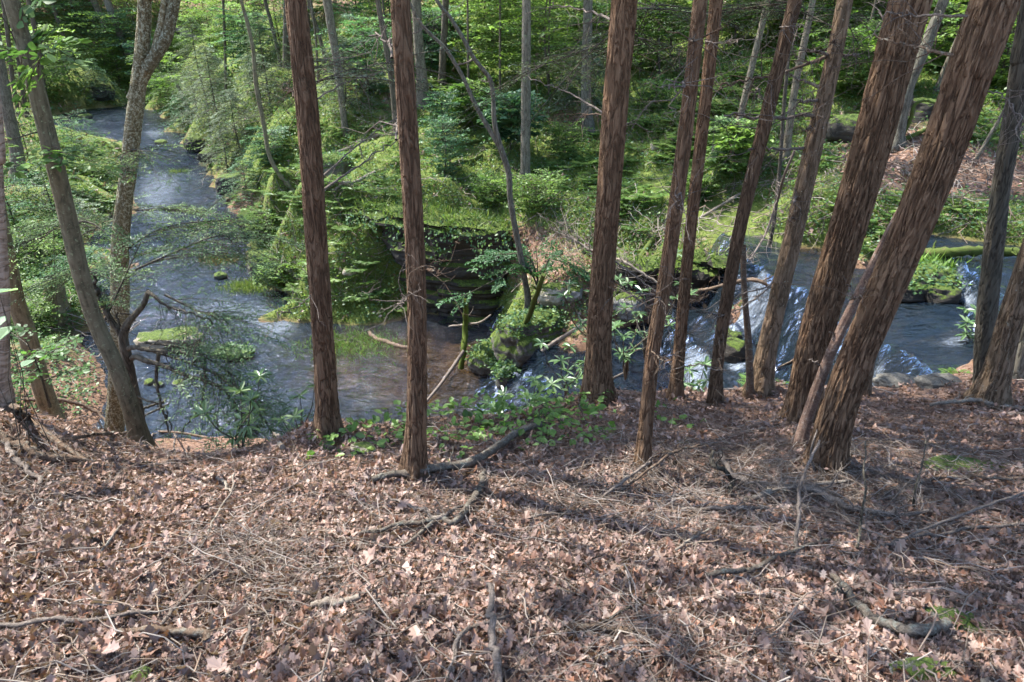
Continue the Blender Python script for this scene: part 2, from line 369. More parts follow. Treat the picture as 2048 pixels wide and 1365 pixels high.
# stream bed down the middle
for px, py in [(330, 262), (320, 300), (340, 350), (350, 420), (370, 500), (360, 580), (380, 660), (420, 740), (560, 640), (620, 740), (760, 760), (900, 770), (430, 830), (560, 800)]:
    p = at_z(px, py, -7.98); W(*p)
for px, py in [(315, 245), (322, 252), (300, 280), (335, 275), (310, 310), (350, 310), (340, 330), (300, 345), (390, 345), (380, 380), (420, 400), (440, 450), (290, 400), (260, 470), (460, 500), (450, 560), (270, 600), (250, 700), (300, 780), (520, 600), (500, 700), (640, 690)]:
    p = at_z(px, py, -8.7 if py < 400 else -7.98); W(*p)
for px, py, z in [(1530, 560, -4.95), (1480, 610, -5.7), (1460, 660, -6.1), (1600, 600, -5.3), (1560, 640, -5.7), (1620, 690, -5.7), (1700, 620, -5.), (1800, 620, -5), (1850, 700, -4.95), (1750, 700, -5.1), (1900, 640, -4.9), (1400, 720, -6.5), (1380, 650, -6.1), (1300, 690, -6.6), (1200, 740, -6.7), (1560, 535, -4.85), (1700, 540, -4.8), (1640, 520, -4.75), (1820, 560, -4.7), (1500, 720, -6.2), (1580, 760, -6.3), (1660, 760, -5.6)]:
    p = at_z(px, py, z); W(*p)
# right bank of the stream going away, with its dark steep side
for px, py, h in [(352, 252, 1.), (380, 292, 1.8), (410, 322, 2.6), (440, 345, 2.8), (465, 388, 2.7), (490, 432, 2.3), (512, 478, 1.8), (505, 520, 1.5), (500, 548, 1.0)]:
    p = Gz(px, py, -7.52); W(p[0] - .7, p[1], p[2] - .35); W(p[0] + .7, p[1] + .2, p[2] + .55 * h); W(p[0] + 1.9, p[1] + .5, p[2] + h)
for px, py in [(585, 575), (545, 615), (528, 640)]: Gz(px, py, -7.45)
Gz(600, 590, -7.2); Gz(640, 560, -6.9)
for px, py in [(600, 640), (680, 643), (740, 648), (800, 640), (860, 628), (930, 628), (985, 645)]:
    p = Gz(px, py, -7.48); W(p[0], p[1] - .7, p[2] - .35)
for px, py, z in [(690, 610, -7.1), (760, 605, -7.1), (680, 560, -6.6), (640, 500, -6.0), (690, 510, -6.2), (760, 560, -6.7), (830, 600, -7.2)]: Gz(px, py, z)
# cliff: heightfield stays behind the ledge object
for px in (780, 850, 920, 990): Gz(px, 612, -7.3); Gy(px, 425, 17.5)
Gy(700, 440, 17.0); Gy(660, 420, 17.2); Gy(610, 440, 17.0); Gy(590, 370, 18.6); Gy(540, 330, 21); Gy(1030, 455, 16.6)
# point of rock and spoil between the pool and the waterfall
for px, py, z in [(960, 700, -7.45), (1000, 745, -7.4), (1055, 765, -7.1), (1120, 715, -6.35), (1180, 690, -6.2), (1080, 640, -6.2), (1040, 590, -6.2), (1100, 590, -5.7), (1160, 610, -5.8), (1150, 540, -5.2), (1240, 620, -5.95), (1300, 600, -5.8)]: Gz(px, py, z)
for px, py, z in [(1330, 575, -5.7), (1390, 565, -5.45), (1440, 560, -5.1), (1480, 545, -4.6), (1520, 528, -4.45), (1570, 505, -4.45), (1640, 490, -4.42)]:
    p = Gz(px, py, z + .05); W(p[0] + .1, p[1] - .6, float(Lw(p[0], p[1] - .6)) - .35)
for px, py, y in [(1240, 500, 15.2), (1330, 520, 14.2), (1400, 515, 13.8), (1450, 500, 13.8), (1400, 440, 15.5), (1300, 420, 16.6), (1500, 440, 15.4)]: Gy(px, py, y)
for px, py in [(1700, 478), (1740, 470), (1800, 478), (1880, 476), (1960, 486), (2040, 500), (2150, 520)]:
    p = Gz(px, py, -4.02); W(p[0], p[1] + 1.2, p[2] + .35); W(p[0], p[1] - .5, p[2] - .35)
# far hillside
for px, py, y in [(1050, 355, 20), (900, 400, 18.3), (760, 400, 18.2), (1180, 400, 17.6), (900, 320, 21), (700, 330, 21), (1180, 270, 22.5), (1050, 200, 26), (840, 205, 26), (690, 215, 26), (560, 240, 27), (480, 220, 33), (430, 170, 41),
                  (1450, 310, 18), (1580, 322, 16.6), (1380, 330, 19), (1450, 200, 23), (1600, 200, 22), (1795, 290, 17.0), (1690, 280, 18), (1950, 320, 16), (2100, 350, 15.5), (1900, 190, 20), (2050, 200, 19.5), (1900, 400, 14.0), (1750, 400, 14.0), (1620, 420, 13.5), (1650, 350, 15.5)]: Gy(px, py, y)
for px, y in [(560, 46), (700, 42), (850, 39), (1000, 38), (1200, 36), (1400, 33), (1600, 30), (1800, 27.5), (2000, 26), (2300, 25)]:
    p = Gy(px, 10, y); W(p[0] * 1.25, p[1] * 1.25, p[2] + .34 * y * .3); W(p[0] * 1.8, p[1] * 1.8, p[2] + .36 * y * .9)
for x, y, z in [(40, 10, -1), (30, 5, -2.5), (60, 40, 10), (40, 90, 20), (0, 110, 24), (-40, 110, 22), (-60, 60, 8), (-60, 0, 0), (20, -10, 1), (-20, -10, 2), (0, -12, 2.6), (60, 0, 2)]: W(x, y, z)
PT = AT(pts, float)
_c = .75
_K = -np.sqrt(((PT[:, None, :2] - PT[None, :, :2]) ** 2).sum(-1) + _c * _c)
_n = len(PT); _A = np.zeros((_n + 3, _n + 3)); _A[:_n, :_n] = _K + .06 * np.eye(_n)
_A[:_n, _n:] = np.c_[np.ones(_n), PT[:, :2]]; _A[_n:, :_n] = _A[:_n, _n:].T
_w = np.linalg.solve(_A, np.r_[PT[:, 2], 0, 0, 0])
def rbf(x, y):
    sh = np.shape(x); x = np.ravel(x); y = np.ravel(y); out = np.empty(len(x))
    for a in range(0, len(x), 20000):
        q = np.c_[x[a:a + 20000], y[a:a + 20000]]
        k = -np.sqrt((q[:, None, 0] - PT[None, :, 0]) ** 2 + (q[:, None, 1] - PT[None, :, 1]) ** 2 + _c * _c)
        out[a:a + 20000] = k @ _w[:_n] + _w[_n] + q @ _w[_n + 1:]
    return out.reshape(sh)
def axis(segs):
    a = [segs[0][0]]
    for s, e, d0, d1 in segs:
        x = s
        while x < e - 1e-6:
            t = (x - s) / (e - s); x = x + d0 + (d1 - d0) * t; a.append(min(x, e))
    return np.unique(np.round(AT(a), 4))
GX = axis([(-75, -14, 4., .5), (-14, -5, .4, .09), (-5, 7, .06, .07), (7, 14, .09, .4), (14, 75, .6, 5.)])
GY = axis([(-14, 0, 2., .1), (0, 6.5, .05, .07), (6.5, 20, .09, .12), (20, 48, .13, .35), (48, 115, .5, 4.)])
XX, YY = np.meshgrid(GX, GY)
ZZ = rbf(XX, YY)
_p2 = np.stack([XX, YY], -1)
wl = Lw(XX, YY)
_amp = np.clip((YY - 5) / 15, .25, 1)
ZZ = ZZ + _amp * (.36 * fbm(_p2 * .6, 3, 3) * (YY > 6) + .15 * fbm(_p2 * 1.7, 4, 8)) * sstep(-.2, .5, np.abs(ZZ - wl)) + .02 * fbm(_p2 * 7, 2, 21)
for _px, _py, _r in [(657, 866, .3), (829, 950, .28), (1195, 798, .4), (1285, 938, .22), (1351, 797, .25), (1431, 806, .26), (1519, 787, .32), (1602, 842, .42), (1648, 932, .45), (1978, 806, .4), (1600, 896, .25)]:
    _d = rays(_px, _py); _b = _d * (1.6 / (-_d[2] - .35 * _d[1])); ZZ = ZZ + .1 * np.exp(-(((XX - _b[0]) ** 2 + (YY - _b[1]) ** 2) / _r ** 2)) * (YY < 9)
def H(x, y):
    x = np.asarray(x, float); y = np.asarray(y, float)
    i = np.clip(np.searchsorted(GX, x) - 1, 0, len(GX) - 2); j = np.clip(np.searchsorted(GY, y) - 1, 0, len(GY) - 2)
    s = np.clip((x - GX[i]) / (GX[i + 1] - GX[i]), 0, 1); t = np.clip((y - GY[j]) / (GY[j + 1] - GY[j]), 0, 1)
    return (ZZ[j, i] * (1 - s) * (1 - t) + ZZ[j, i + 1] * s * (1 - t) + ZZ[j + 1, i] * (1 - s) * t + ZZ[j + 1, i + 1] * s * t)
_tt = np.geomspace(.8, 105, 150)
def _surf(P, water):
    h = H(P[..., 0], P[..., 1])
    if water: h = np.maximum(h, np.where((P[..., 1] > 7) & (P[..., 1] < 60), np.minimum(Lw(P[..., 0], P[..., 1]), 0), -99))
    return P[..., 2] - h
def hit(px, py, water=True):
    """where pixel rays meet the ground (or the water)"""
    px = np.atleast_1d(AT(px, float)); py = np.atleast_1d(AT(py, float)); out = np.zeros((len(px), 3))
    for a in range(0, len(px), 8000):
        d = rays(px[a:a + 8000], py[a:a + 8000]); n = len(d); lo = np.full(n, _tt[0]); hi = np.full(n, _tt[-1]); act = np.arange(n)
        for k in range(1, len(_tt)):
            below = _surf(d[act] * _tt[k], False if not water else True) < 0
            hi[act[below]] = _tt[k]; lo[act[below]] = _tt[k - 1]; act = act[~below]
            if not len(act): break
        for _ in range(11):
            m = (lo + hi) / 2; bl = _surf(d * m[:, None], water) < 0; hi = np.where(bl, m, hi); lo = np.where(bl, lo, m)
        out[a:a + 8000] = d * hi[:, None]
    return out
def hit1(px, py, water=False):
    p = hit([px], [py], water)[0]; return p
# where green grows and where leaf litter lies bare (places on the ground)
BLOB = [(700, 440, 130, 110, .9), (620, 600, 110, 60, .9), (740, 560, 100, 70, .6), (560, 500, 70, 70, .9), (900, 350, 180, 60, .55), (1060, 330, 260, 70, .75), (880, 270, 120, 60, .35), (1000, 400, 150, 40, .6), (1450, 250, 140, 110, .9),
        (1850, 455, 260, 55, 1.1), (1750, 430, 160, 40, .7), (1420, 430, 150, 90, .3), (1300, 300, 120, 50, .7), (1600, 330, 120, 60, .5), (150, 330, 160, 110, .42), (80, 560, 130, 120, .6), (480, 300, 130, 120, .6), (1050, 100, 320, 110, .75), (500, 120, 200, 100, .5),
        (1350, 100, 200, 110, .6), (1700, 120, 250, 110, .65), (2000, 250, 120, 80, .55), (200, 250, 100, 30, .5), (1480, 560, 60, 30, .7), (960, 620, 80, 60, .5), (1050, 650, 100, 90, .4), (620, 180, 130, 80, .5),
        (470, 390, 35, 70, -.45), (540, 430, 40, 60, -.3), (430, 300, 30, 40, -.3), (1930, 340, 180, 60, -.5), (160, 165, 140, 60, .35), (150, 60, 160, 60, .4), (1330, 430, 70, 60, .1), (1260, 500, 90, 60, .25), (840, 205, 110, 30, -.2), (1150, 240, 90, 30, -.2), (1760, 310, 90, 40, -.4), (1180, 420, 120, 60, .3),
        (1205, 862, 38, 14, .8), (550, 1050, 45, 12, .55), (1960, 930, 110, 14, .7), (270, 1362, 34, 12, 1.), (640, 900, 90, 22, .1), (1370, 885, 40, 10, .5), (1900, 790, 110, 25, .25), (1300, 840, 60, 12, .25), (1480, 830, 60, 16, .2)]
def green_at(x, y, z):
    px, py, dep = project(np.stack([x, y, z], -1)); g = np.zeros(np.shape(px))
    for bx, by, rx, ry, w in BLOB: g = g + w * np.exp(-((px - bx) / rx) ** 2 - ((py - by) / ry) ** 2)
    far = sstep(6, 9, y)
    return np.clip(np.where(dep > .2, g, 0) + .3 * far, -.6, 1.2)
def grid_faces(nx, ny):
    i, j = np.meshgrid(np.arange(nx - 1), np.arange(ny - 1)); a = (j * nx + i).ravel()
    return np.stack([a, a + 1, a + nx + 1, a + nx], -1)
g = Geo(); g.add(np.stack([XX, YY, ZZ], -1), grid_faces(len(GX), len(GY)))
wetm = np.where((YY > 6.5) & (YY < 56) & ~((XX > 3) & (YY > 13.2)), sstep(.1, -.05, ZZ - wl), 0)
ground = tag(g.build('ground', M_GROUND, attrs={'green': green_at(XX, YY, ZZ).ravel(), 'wet': wetm.ravel()}), 'steep wooded ravine floor covered in dead leaves and moss', kind='structure')
# ------------------------------------------------------------------ water
wx = axis([(-40, -16, .4, .25), (-16, -5, .22, .14), (-5, 12, .07, .07), (12, 18, .1, .3)]); wy = axis([(6.8, 16.5, .07, .09), (16.5, 58, .12, .3)])
WX, WY = np.meshgrid(wx, wy); WZ = Lw(WX, WY)
slope = np.hypot(*np.gradient(WZ, wy, wx))
def wblob(lst):
    px, py, _ = project(np.stack([WX, WY, WZ], -1)); q = np.zeros(px.shape)
    for bx, by, rx, ry, w in lst: q = q + w * np.exp(-((px - bx) / rx) ** 2 - ((py - by) / ry) ** 2)
    return q
rip = .03 * fbm(np.stack([WX * 1.6, WY * 1.1], -1), 3, 31) + .012 * fbm(np.stack([WX * 6, WY * 4], -1), 2, 37)
turb = np.clip(.35 + slope * 1.2 + wblob([(330, 420, 120, 160, .35), (1550, 680, 200, 120, .4)]), 0, 1.5)
WZ2 = WZ + rip * (.5 + turb) + np.clip(slope, 0, 1) * (.16 * fbm(np.stack([WX * 3.2, WY * 6], -1), 3, 41) + .1 * np.round(2.5 * vnoise(np.stack([WX * 2.2, WY * 1.6], -1), 47)) / 2.5)
_fn = .5 + .5 * vnoise(np.stack([WX * .7, WY * 1.3], -1), 51)
foam = np.clip(sstep(.25, 1.3, slope) * (.06 + .16 * _fn + .05 * (WX > 6) + .02 * (WX < .9)), 0, 1)
foam = foam + wblob([(1515, 590, 40, 55, .36), (1478, 648, 36, 32, .42), (1440, 660, 30, 20, .25), (1400, 728, 42, 36, .36), (1475, 735, 26, 16, .5), (1440, 800, 70, 22, .42), (1380, 780, 30, 30, .3), (1755, 765, 18, 40, .28), (1690, 735, 14, 20, .3), (1640, 790, 40, 14, .25), (1925, 600, 24, 20, .26), (1912, 565, 12, 30, .1), (1930, 675, 70, 18, .36), (1890, 690, 40, 10, .2), (1830, 720, 70, 25, .12), (1030, 790, 45, 40, .26), (450, 620, 150, 60, .34), (330, 360, 90, 60, .3), (400, 480, 90, 50, .28), (310, 265, 40, 22, .34), (300, 430, 60, 60, .24), (560, 660, 60, 40, .26), (700, 840, 150, 40, .15), (1600, 650, 90, 90, .05)])
clear = np.clip(.3 + wblob([(740, 720, 140, 60, .7), (860, 760, 130, 60, .45), (900, 680, 100, 50, .5), (400, 650, 60, 30, .3), (1620, 500, 60, 25, .5), (1700, 560, 40, 60, .3), (470, 500, 40, 40, .4), (1350, 650, 60, 30, .4)]), 0, .9)
fc = grid_faces(len(wx), len(wy)); dz = (H(WX, WY) - WZ).ravel()
keep = (dz[fc] < .12).any(1) & ~((WX.ravel()[fc[:, 0]] > 3) & (WY.ravel()[fc[:, 0]] > 13.7))
g = Geo(); g.add(np.stack([WX, WY, WZ2], -1), fc[keep])
tag(g.build('stream_water', M_WATER, attrs={'foam': foam.ravel(), 'clear': clear.ravel(), 'rough': np.clip(turb, .2, 1.3).ravel()}), 'dark rippling woodland stream stepping down in small white cascades', kind='structure')
# ------------------------------------------------------------------ trees
ZUP = AT([0, 0, 1.])
def plane_pts(pix, B, k=0., dy=0.):
    """pixel polyline -> points in the upright plane through B (leaning k away from the viewer per metre of height)"""
    out = []
    for q in pix:
        d = rays(q[0], q[1]); t = (B[1] - k * B[2]) / (d[1] - k * d[2]); p = d * t
        out.append(np.r_[p, t])
    out = AT(out); out[:, 1] += dy; return out
def trunk_geo(path, R, sides=26, ring=.06, amp=.05, flare=.5, seed=0, furrow=9., lump=.05):
    """bark-furrowed tapered tube along a path; returns verts, quads, ridge, height above the base"""
    L = np.linalg.norm(np.diff(path, axis=0), axis=1).sum(); n = int(max(8, L / ring))
    C = catmull(np.c_[path, R], n); P, r = C[:, :3], np.maximum(C[:, 3], .004)
    s = np.linspace(0, L, n)
    T = norm(np.gradient(P, axis=0)); A = norm(np.cross(T, AT([.02, 1, .01]))); Bn = np.cross(T, A)
    th = np.linspace(0, 2 * np.pi, sides, endpoint=False)
    cs, sn = np.cos(th), np.sin(th)
    q = np.stack([np.broadcast_to(cs, (n, sides)), np.broadcast_to(sn, (n, sides)), np.broadcast_to(s[:, None], (n, sides))], -1)
    rr = r[:, None] / max(r.max(), .05)
    fq = furrow * .85 * min(max(R.max() / .1, .8), 2.1); nz = fbm(q * AT([fq, fq, 5.]) + seed * 7.3, 2, seed)
    ridge = 2 * np.minimum(1, np.abs(nz) * 2.2 + .12 * fbm(q * AT([furrow, furrow, 22.]), 1, seed + 8)) - 1
    lm = fbm(q * AT([.8, .8, .9]) + seed * 3.1, 2, seed + 5)
    root = np.cos(th * 4 + seed)[None] * .35 + np.cos(th * 7 + seed * 2)[None] * .2 + .75
    fl = flare * np.exp(-np.clip(s[:, None] - .35, 0, None) / .2) * root
    rad = r[:, None] * (1 + amp * ridge + lump * lm + fl)
    V = P[:, None] + rad[..., None] * (cs[None, :, None] * A[:, None] + sn[None, :, None] * Bn[:, None])
    i, j = np.meshgrid(np.arange(n - 1), np.arange(sides), indexing='ij')
    a = i * sides + j; b = i * sides + (j + 1) % sides
    Q = np.stack([a, b, b + sides, a + sides], -1).reshape(-1, 4)
    return V.reshape(-1, 3), Q, ridge.ravel() * .5 + .5, np.broadcast_to(s[:, None], (n, sides)).ravel()
def side_twigs(path, R, n, ln, rad, seed=0, droop=-.1, fan=.9, f0=.15):
    """short crooked twigs leaving a branch, as a batch of tubes"""
    r_ = np.random.default_rng(seed + 991); K = 5
    f = f0 + (1 - f0) * r_.random(n); idx = np.clip((f * (len(path) - 1)).astype(int), 0, len(path) - 2)
    o = path[idx]; t = norm(path[idx + 1] - path[idx]); d = norm(t * .7 + fan * norm(r_.standard_normal((n, 3))))
    d[:, 2] += droop; l = ln * (.35 + .65 * r_.random(n)) * (1.1 - .6 * f)
    s = np.linspace(0, 1, K); P = o[:, None] + d[:, None] * (l[:, None] * s)[:, :, None]
    P[:, 1:] += np.cumsum(r_.standard_normal((n, K - 1, 3)) * .09 * l[:, None, None], 1)
    return P, rad * (1 - .75 * s)[None] * (.6 + .6 * r_.random((n, 1)))
def limb(parent, name, pix, B, k, mat, w=None, dy=0., twigs=6, tl=.5, seed=0, label=None, droop=-.05):
    P = plane_pts(pix, B, k); n = len(P); P[:, 1] += dy * np.linspace(0, 1, n) ** .8
    ww = AT([q[2] if len(q) > 2 else None for q in pix], dtype=float)
    if np.isnan(ww).any(): ww = np.linspace(w, w * .35, n)
    R = np.maximum(ww / 2 / F * P[:, 3], .004); C = catmull(np.c_[P[:, :3], R], 6 * n)
    g = Geo(); C[:, :3] += .012 * np.random.default_rng(seed).standard_normal((len(C), 3)) * np.linspace(0, 1, len(C))[:, None]
    g.add(*tubes(C[:, :3], C[:, 3], 8))
    if twigs:
        tp, tr = side_twigs(C[:, :3], C[:, 3], twigs, tl, max(.35 * R.mean(), .003), seed, droop)
        g.add(*tubes(tp, tr, 4))
        if tl > .3:
            m = tp.shape[0]; tp2, tr2 = side_twigs(tp.reshape(-1, 3)[2:], None, m * 2, tl * .4, max(.2 * R.mean(), .002), seed + 3, droop); g.add(*tubes(tp2, tr2, 3))
    o = g.build(name, mat, parent)
    if label: o['label'] = label
    return o
# layered leaf sprays -------------------------------------------------------------
def spray(g, O, D, L, T=9, J=6, size=.07, tpl=T_DIAMOND, cols=None, droop=.25, width=.45, flat=.25, ang=.9, mat=0, wood=None, wr=.012, up=None, jit=.18, keep=1.):
    """M side branches: O (M,3) starts, D (M,3) directions, L (M,) lengths. Twigs in a flat fan, leaves along the twigs."""
    M = len(O); D = norm(D); up = ZUP if up is None else up
    S = norm(np.cross(D, np.broadcast_to(up, D.shape))); Nn = np.cross(S, D)
    s = (np.arange(T) + .5 + .5 * (rng.random((M, T)) - .5)) / T * .92 + .06
    pos = O[:, None] + D[:, None] * (L[:, None] * s)[..., None]
    pos[..., 2] -= droop * L[:, None] * s ** 2
    sg = np.where(np.arange(T) % 2 == 0, 1., -1.)[None, :, None]
    td = norm(D[:, None] * .75 + S[:, None] * sg * ang + Nn[:, None] * .12 * rng.standard_normal((M, T, 1)))
    tl = L[:, None] * width * (1.05 - .75 * s) * (.75 + .5 * rng.random((M, T)))
    q = (np.arange(J) + .6) / J
    lp = pos[:, :, None] + td[:, :, None] * (tl[:, :, None] * q)[..., None]
    lp[..., 2] -= droop * .5 * tl[:, :, None] * q ** 2
    ls = np.where(np.arange(J) % 2 == 0, 1., -1.)
    side = np.cross(td, np.broadcast_to(Nn[:, None], td.shape))
    ax = td[:, :, None] * .75 + side[:, :, None] * (ls[None, None, :, None] * .8) + .25 * rng.standard_normal((M, T, J, 3))
    ax[..., 2] -= .18
    nr = np.broadcast_to(Nn[:, None, None], ax.shape) + flat * rng.standard_normal(ax.shape)
    sz = size * (.65 + .6 * rng.random((M, T, J)))
    bc = rcol(M, cols, jit)[:, None, None]; c = np.clip(bc * (1 + .16 * rng.standard_normal((M, T, J, 1))), .004, .9).reshape(-1, 3)
    k = rng.random(M * T * J) < keep
    add_leaves(g, lp.reshape(-1, 3)[k], ax.reshape(-1, 3)[k], nr.reshape(-1, 3)[k], sz.ravel()[k], tpl, None, mat=mat, colv=c[k])
    if wood is not None:
        ss = np.linspace(0, .95, 6); P = O[:, None] + D[:, None] * (L[:, None] * ss)[..., None]; P[..., 2] -= droop * L[:, None] * ss ** 2
        R = wr * (L[:, None] / max(L.mean(), .01)) ** .7 * (1 - .8 * ss)[None]
        wood.add(*tubes(P, np.maximum(R, .002), 4))
        tp = np.stack([pos, pos + td * tl[..., None] * .5, pos + td * tl[..., None] * .95 - AT([0, 0, droop * .45]) * tl[..., None]], 2).reshape(-1, 3, 3)
        wood.add(*tubes(tp, np.tile(np.maximum(wr * .3 * AT([1, .7, .3]), .0012), (len(tp), 1)), 3))
G_HARD = [(.065, .125, .03), (.1, .175, .045), (.14, .215, .055)]
G_BRITE = [(.14, .22, .05), (.19, .28, .075), (.16, .25, .1)]
G_BLUE = [(.055, .12, .055), (.08, .16, .08), (.115, .2, .115)]
G_HEM = [(.045, .08, .035), (.07, .115, .055), (.105, .155, .08)]
G_PALE = [(.12, .16, .1), (.19, .23, .16), (.085, .12, .07)]
CROWNS = []
def crown_mesh(i, hem):
    """one tree crown (8 m high, 2.6 m spread): side branches of leaf clusters round the stem"""
    g = Geo(); M = 52 if hem else 17
    f = np.sort(rng.random(M)); a = rng.random(M) * 6.28
    L = 2.6 * (((1.05 - f) * .95 + .12) if hem else (.45 + .6 * np.sin(np.pi * np.clip(f * .9 + .1, 0, 1))))
    O = np.stack([0 * f, 0 * f, f * 8], -1); D = np.stack([np.cos(a), np.sin(a), (.05 if hem else .3) + .15 * rng.standard_normal(M)], -1)
    spray(g, O, D, L * (.7 + .5 * rng.random(M)), T=11, J=6, size=.17 if hem else .2, cols=G_HEM if hem else G_HARD, droop=.15, width=.5, flat=.5, keep=.9)
    return g
def make_crown(parent, top, height, spread, hem, mi):
    """crown parts share three meshes of each kind"""
    key = (hem, mi % 3)
    for k_, o in CROWNS:
        if k_ == key: c = o.copy(); COL.objects.link(c); break
    else:
        c = crown_mesh(mi, hem).build('crown', M_NEED if hem else M_LEAF); CROWNS.append((key, c))
    h = height / 8.; c.parent = parent; c.location = AT(top) - AT(parent.location) - AT([0, 0, height * .86]); c.scale = (spread / 2.6, spread / 2.6, h); c.rotation_euler = (0, 0, rng.random() * 6.28)
    return c
def tree(name, label, cat, pix, mat, H_=14., k=0., sides=26, ring=.06, amp=.05, flare=.75, crown='hem', spread=2.6, group=None, furrow=9., lump=.05, base=None, seed=None, ch=None, ext=True, moss=0.):
    seed = int(abs(pix[0][0] * 3 + pix[0][1])) % 997 if seed is None else seed
    B = hit1(pix[0][0], pix[0][1]) if base is None else AT(base, float)
    P = plane_pts(pix, B, k); R = AT([q[2] for q in pix]) / 2 / F * P[:, 3]
    px_ = AT([q[:2] for q in pix], float); dl = px_[-1] - px_[0]; R = R * abs(dl[1]) / np.hypot(*dl) / (1 + 1. * amp + .6 * lump)
    path = P[:, :3]; t = thing(name, label, cat, B, group)
    d0 = norm(path[1] - path[0]); path = np.vstack([path[0] - d0 * .35, path]); R = np.r_[R[0] * 1.02, R]
    if ext:
        d1 = norm(path[-1] - path[-2]); d1 = norm(d1 + AT([0, 0, .25])); Ltot = max(B[2] + H_ - path[-1, 2], 2.) / max(d1[2], .3)
        path = np.vstack([path, path[-1] + d1 * Ltot * .5, path[-1] + d1 * Ltot]); R = np.r_[R, R[-1] * .7, R[-1] * .2]
    v, f, rd, hh = trunk_geo(path, R, sides, ring, amp, flare, seed, furrow, lump)
    g = Geo(); g.add(v, f); n = len(v); tr = g.build('trunk', mat, t, attrs={'ridge': rd, 'moss': .28 * np.exp(-hh / .35) + moss})
    if crown: make_crown(t, path[-1], ch or H_ * .5, spread, crown == 'hem', seed)
    t['_'] = 0; del t['_']
    return t, B
# ---- the row of red-brown hemlocks along the edge of the bank
hem = 'red-brown hemlock trunk'
tA, BA = tree('hemlock_tree', 'straight red-brown hemlock left of the pool, its foot beside a small shrub', 'tree', [(657, 866, 43), (648, 700, 43), (632, 470, 45), (617, 250, 46), (591, 0, 44), (578, -160, 42)], M_HEM, 17, sides=83, ring=.028)
tB, BB = tree('hemlock_tree', 'slender straight red-brown hemlock standing in dead leaves in front of the brown pool', 'tree', [(829, 950, 40), (834, 800, 40), (834, 640, 40), (829, 480, 41), (816, 260, 40), (800, 0, 40), (792, -160, 38)], M_HEM, 16, sides=78, ring=.028)
tC, BC = tree('hemlock_tree', 'thick upright red-brown hemlock with mossy flared foot, right of the small cascade', 'tree', [(1195, 798, 52), (1199, 650, 51), (1211, 480, 50), (1228, 250, 52), (1249, 0, 54), (1262, -170, 54)], M_HEM, 19, sides=83, ring=.028)
tD, BD = tree('hemlock_tree', 'thin red-brown hemlock rising from the brushy leaf litter, crossing in front of its twin', 'tree', [(1285, 938, 26), (1304, 720, 29), (1325, 590, 30), (1344, 470, 31), (1374, 240, 31), (1401, 0, 30), (1421, -160, 29)], M_HEM, 15, sides=67, ring=.028)
tE, BE = tree('hemlock_tree', 'thin red-brown hemlock half hidden behind another, its foot by the lower cascade', 'tree', [(1351, 797, 23), (1364, 640, 24), (1380, 470, 25), (1408, 230, 26), (1433, 0, 27), (1449, -160, 26)], M_HEM, 16, sides=62, ring=.028)
tF, BF = tree('hemlock_tree', 'slim red-brown hemlock leaning right with a gnarled grey foot in front of the falls', 'tree', [(1431, 806, 31), (1434, 740, 25), (1447, 640, 26), (1477, 470, 27), (1517, 300, 28), (1556, 140, 29), (1590, 0, 29), (1625, -150, 27)], M_HEM, 15, sides=57, ring=.028, flare=.25)
tH, BH = tree('hemlock_tree', 'leaning hemlock carrying many broken dead limbs, mossy at the foot beside a fern', 'tree', [(1519, 787, 43), (1534, 700, 39), (1556, 600, 38), (1587, 470, 38), (1630, 280, 37), (1664, 130, 34), (1690, 0, 32), (1720, -150, 30)], M_HEMG, 16, sides=52, ring=.028)
tI, BI = tree('hemlock_tree', 'massive red-brown hemlock leaning right, second largest, in front of dark tumbling water', 'tree', [(1602, 842, 58), (1618, 740, 66), (1640, 640, 70), (1690, 470, 76), (1745, 280, 80), (1793, 100, 82), (1821, 0, 83), (1868, -170, 82)], M_HEM, 20, sides=140, ring=.03, amp=.075)
tJ, BJ = tree('hemlock_tree', 'largest red-brown hemlock leaning far right, nearest of all with a dead stem against it', 'tree', [(1648, 932, 70), (1675, 830, 74), (1712, 720, 76), (1752, 625, 76), (1815, 478, 80), (1885, 300, 88), (1950, 110, 94), (1990, 0, 98), (2055, -170, 98)], M_HEM, 19, sides=150, ring=.03, amp=.075)
tK, BK = tree('hardwood_tree', 'dark crooked grey-barked trunk between the leaning hemlock and the sunlit trunk', 'tree', [(1960, 775, 26), (1968, 690, 36), (1976, 600, 38), (1990, 480, 37), (2003, 370, 36), (2020, 270, 38), (2046, 110, 40), (2075, -60, 38)], M_DARK, 16, sides=44, ring=.03, flare=.1, spread=3.0)
tL, BL = tree('hemlock_tree', 'sunlit flaky brown trunk leaning right at the far end of the bank', 'tree', [(1978, 806, 56), (1996, 735, 49), (2022, 636, 46), (2058, 520, 44), (2100, 390, 42), (2140, 250, 40)], M_HEMG, 15, sides=56, ring=.028, amp=.09)
tM, BM = tree('hemlock_tree', 'shaded trunk just behind the sunlit leaning trunk at the right edge', 'tree', [(2036, 757, 50), (2046, 700, 48), (2068, 600, 46), (2110, 420, 44)], M_GREY, 15, sides=36)
tN, BN = tree('hemlock_tree', 'slim mossy stem mostly hidden behind the largest leaning hemlock', 'tree', [(1727, 790, 20), (1745, 700, 20), (1778, 590, 20), (1838, 420, 20), (1900, 240, 20), (1975, 30, 18)], M_HEMG, 12, sides=24)
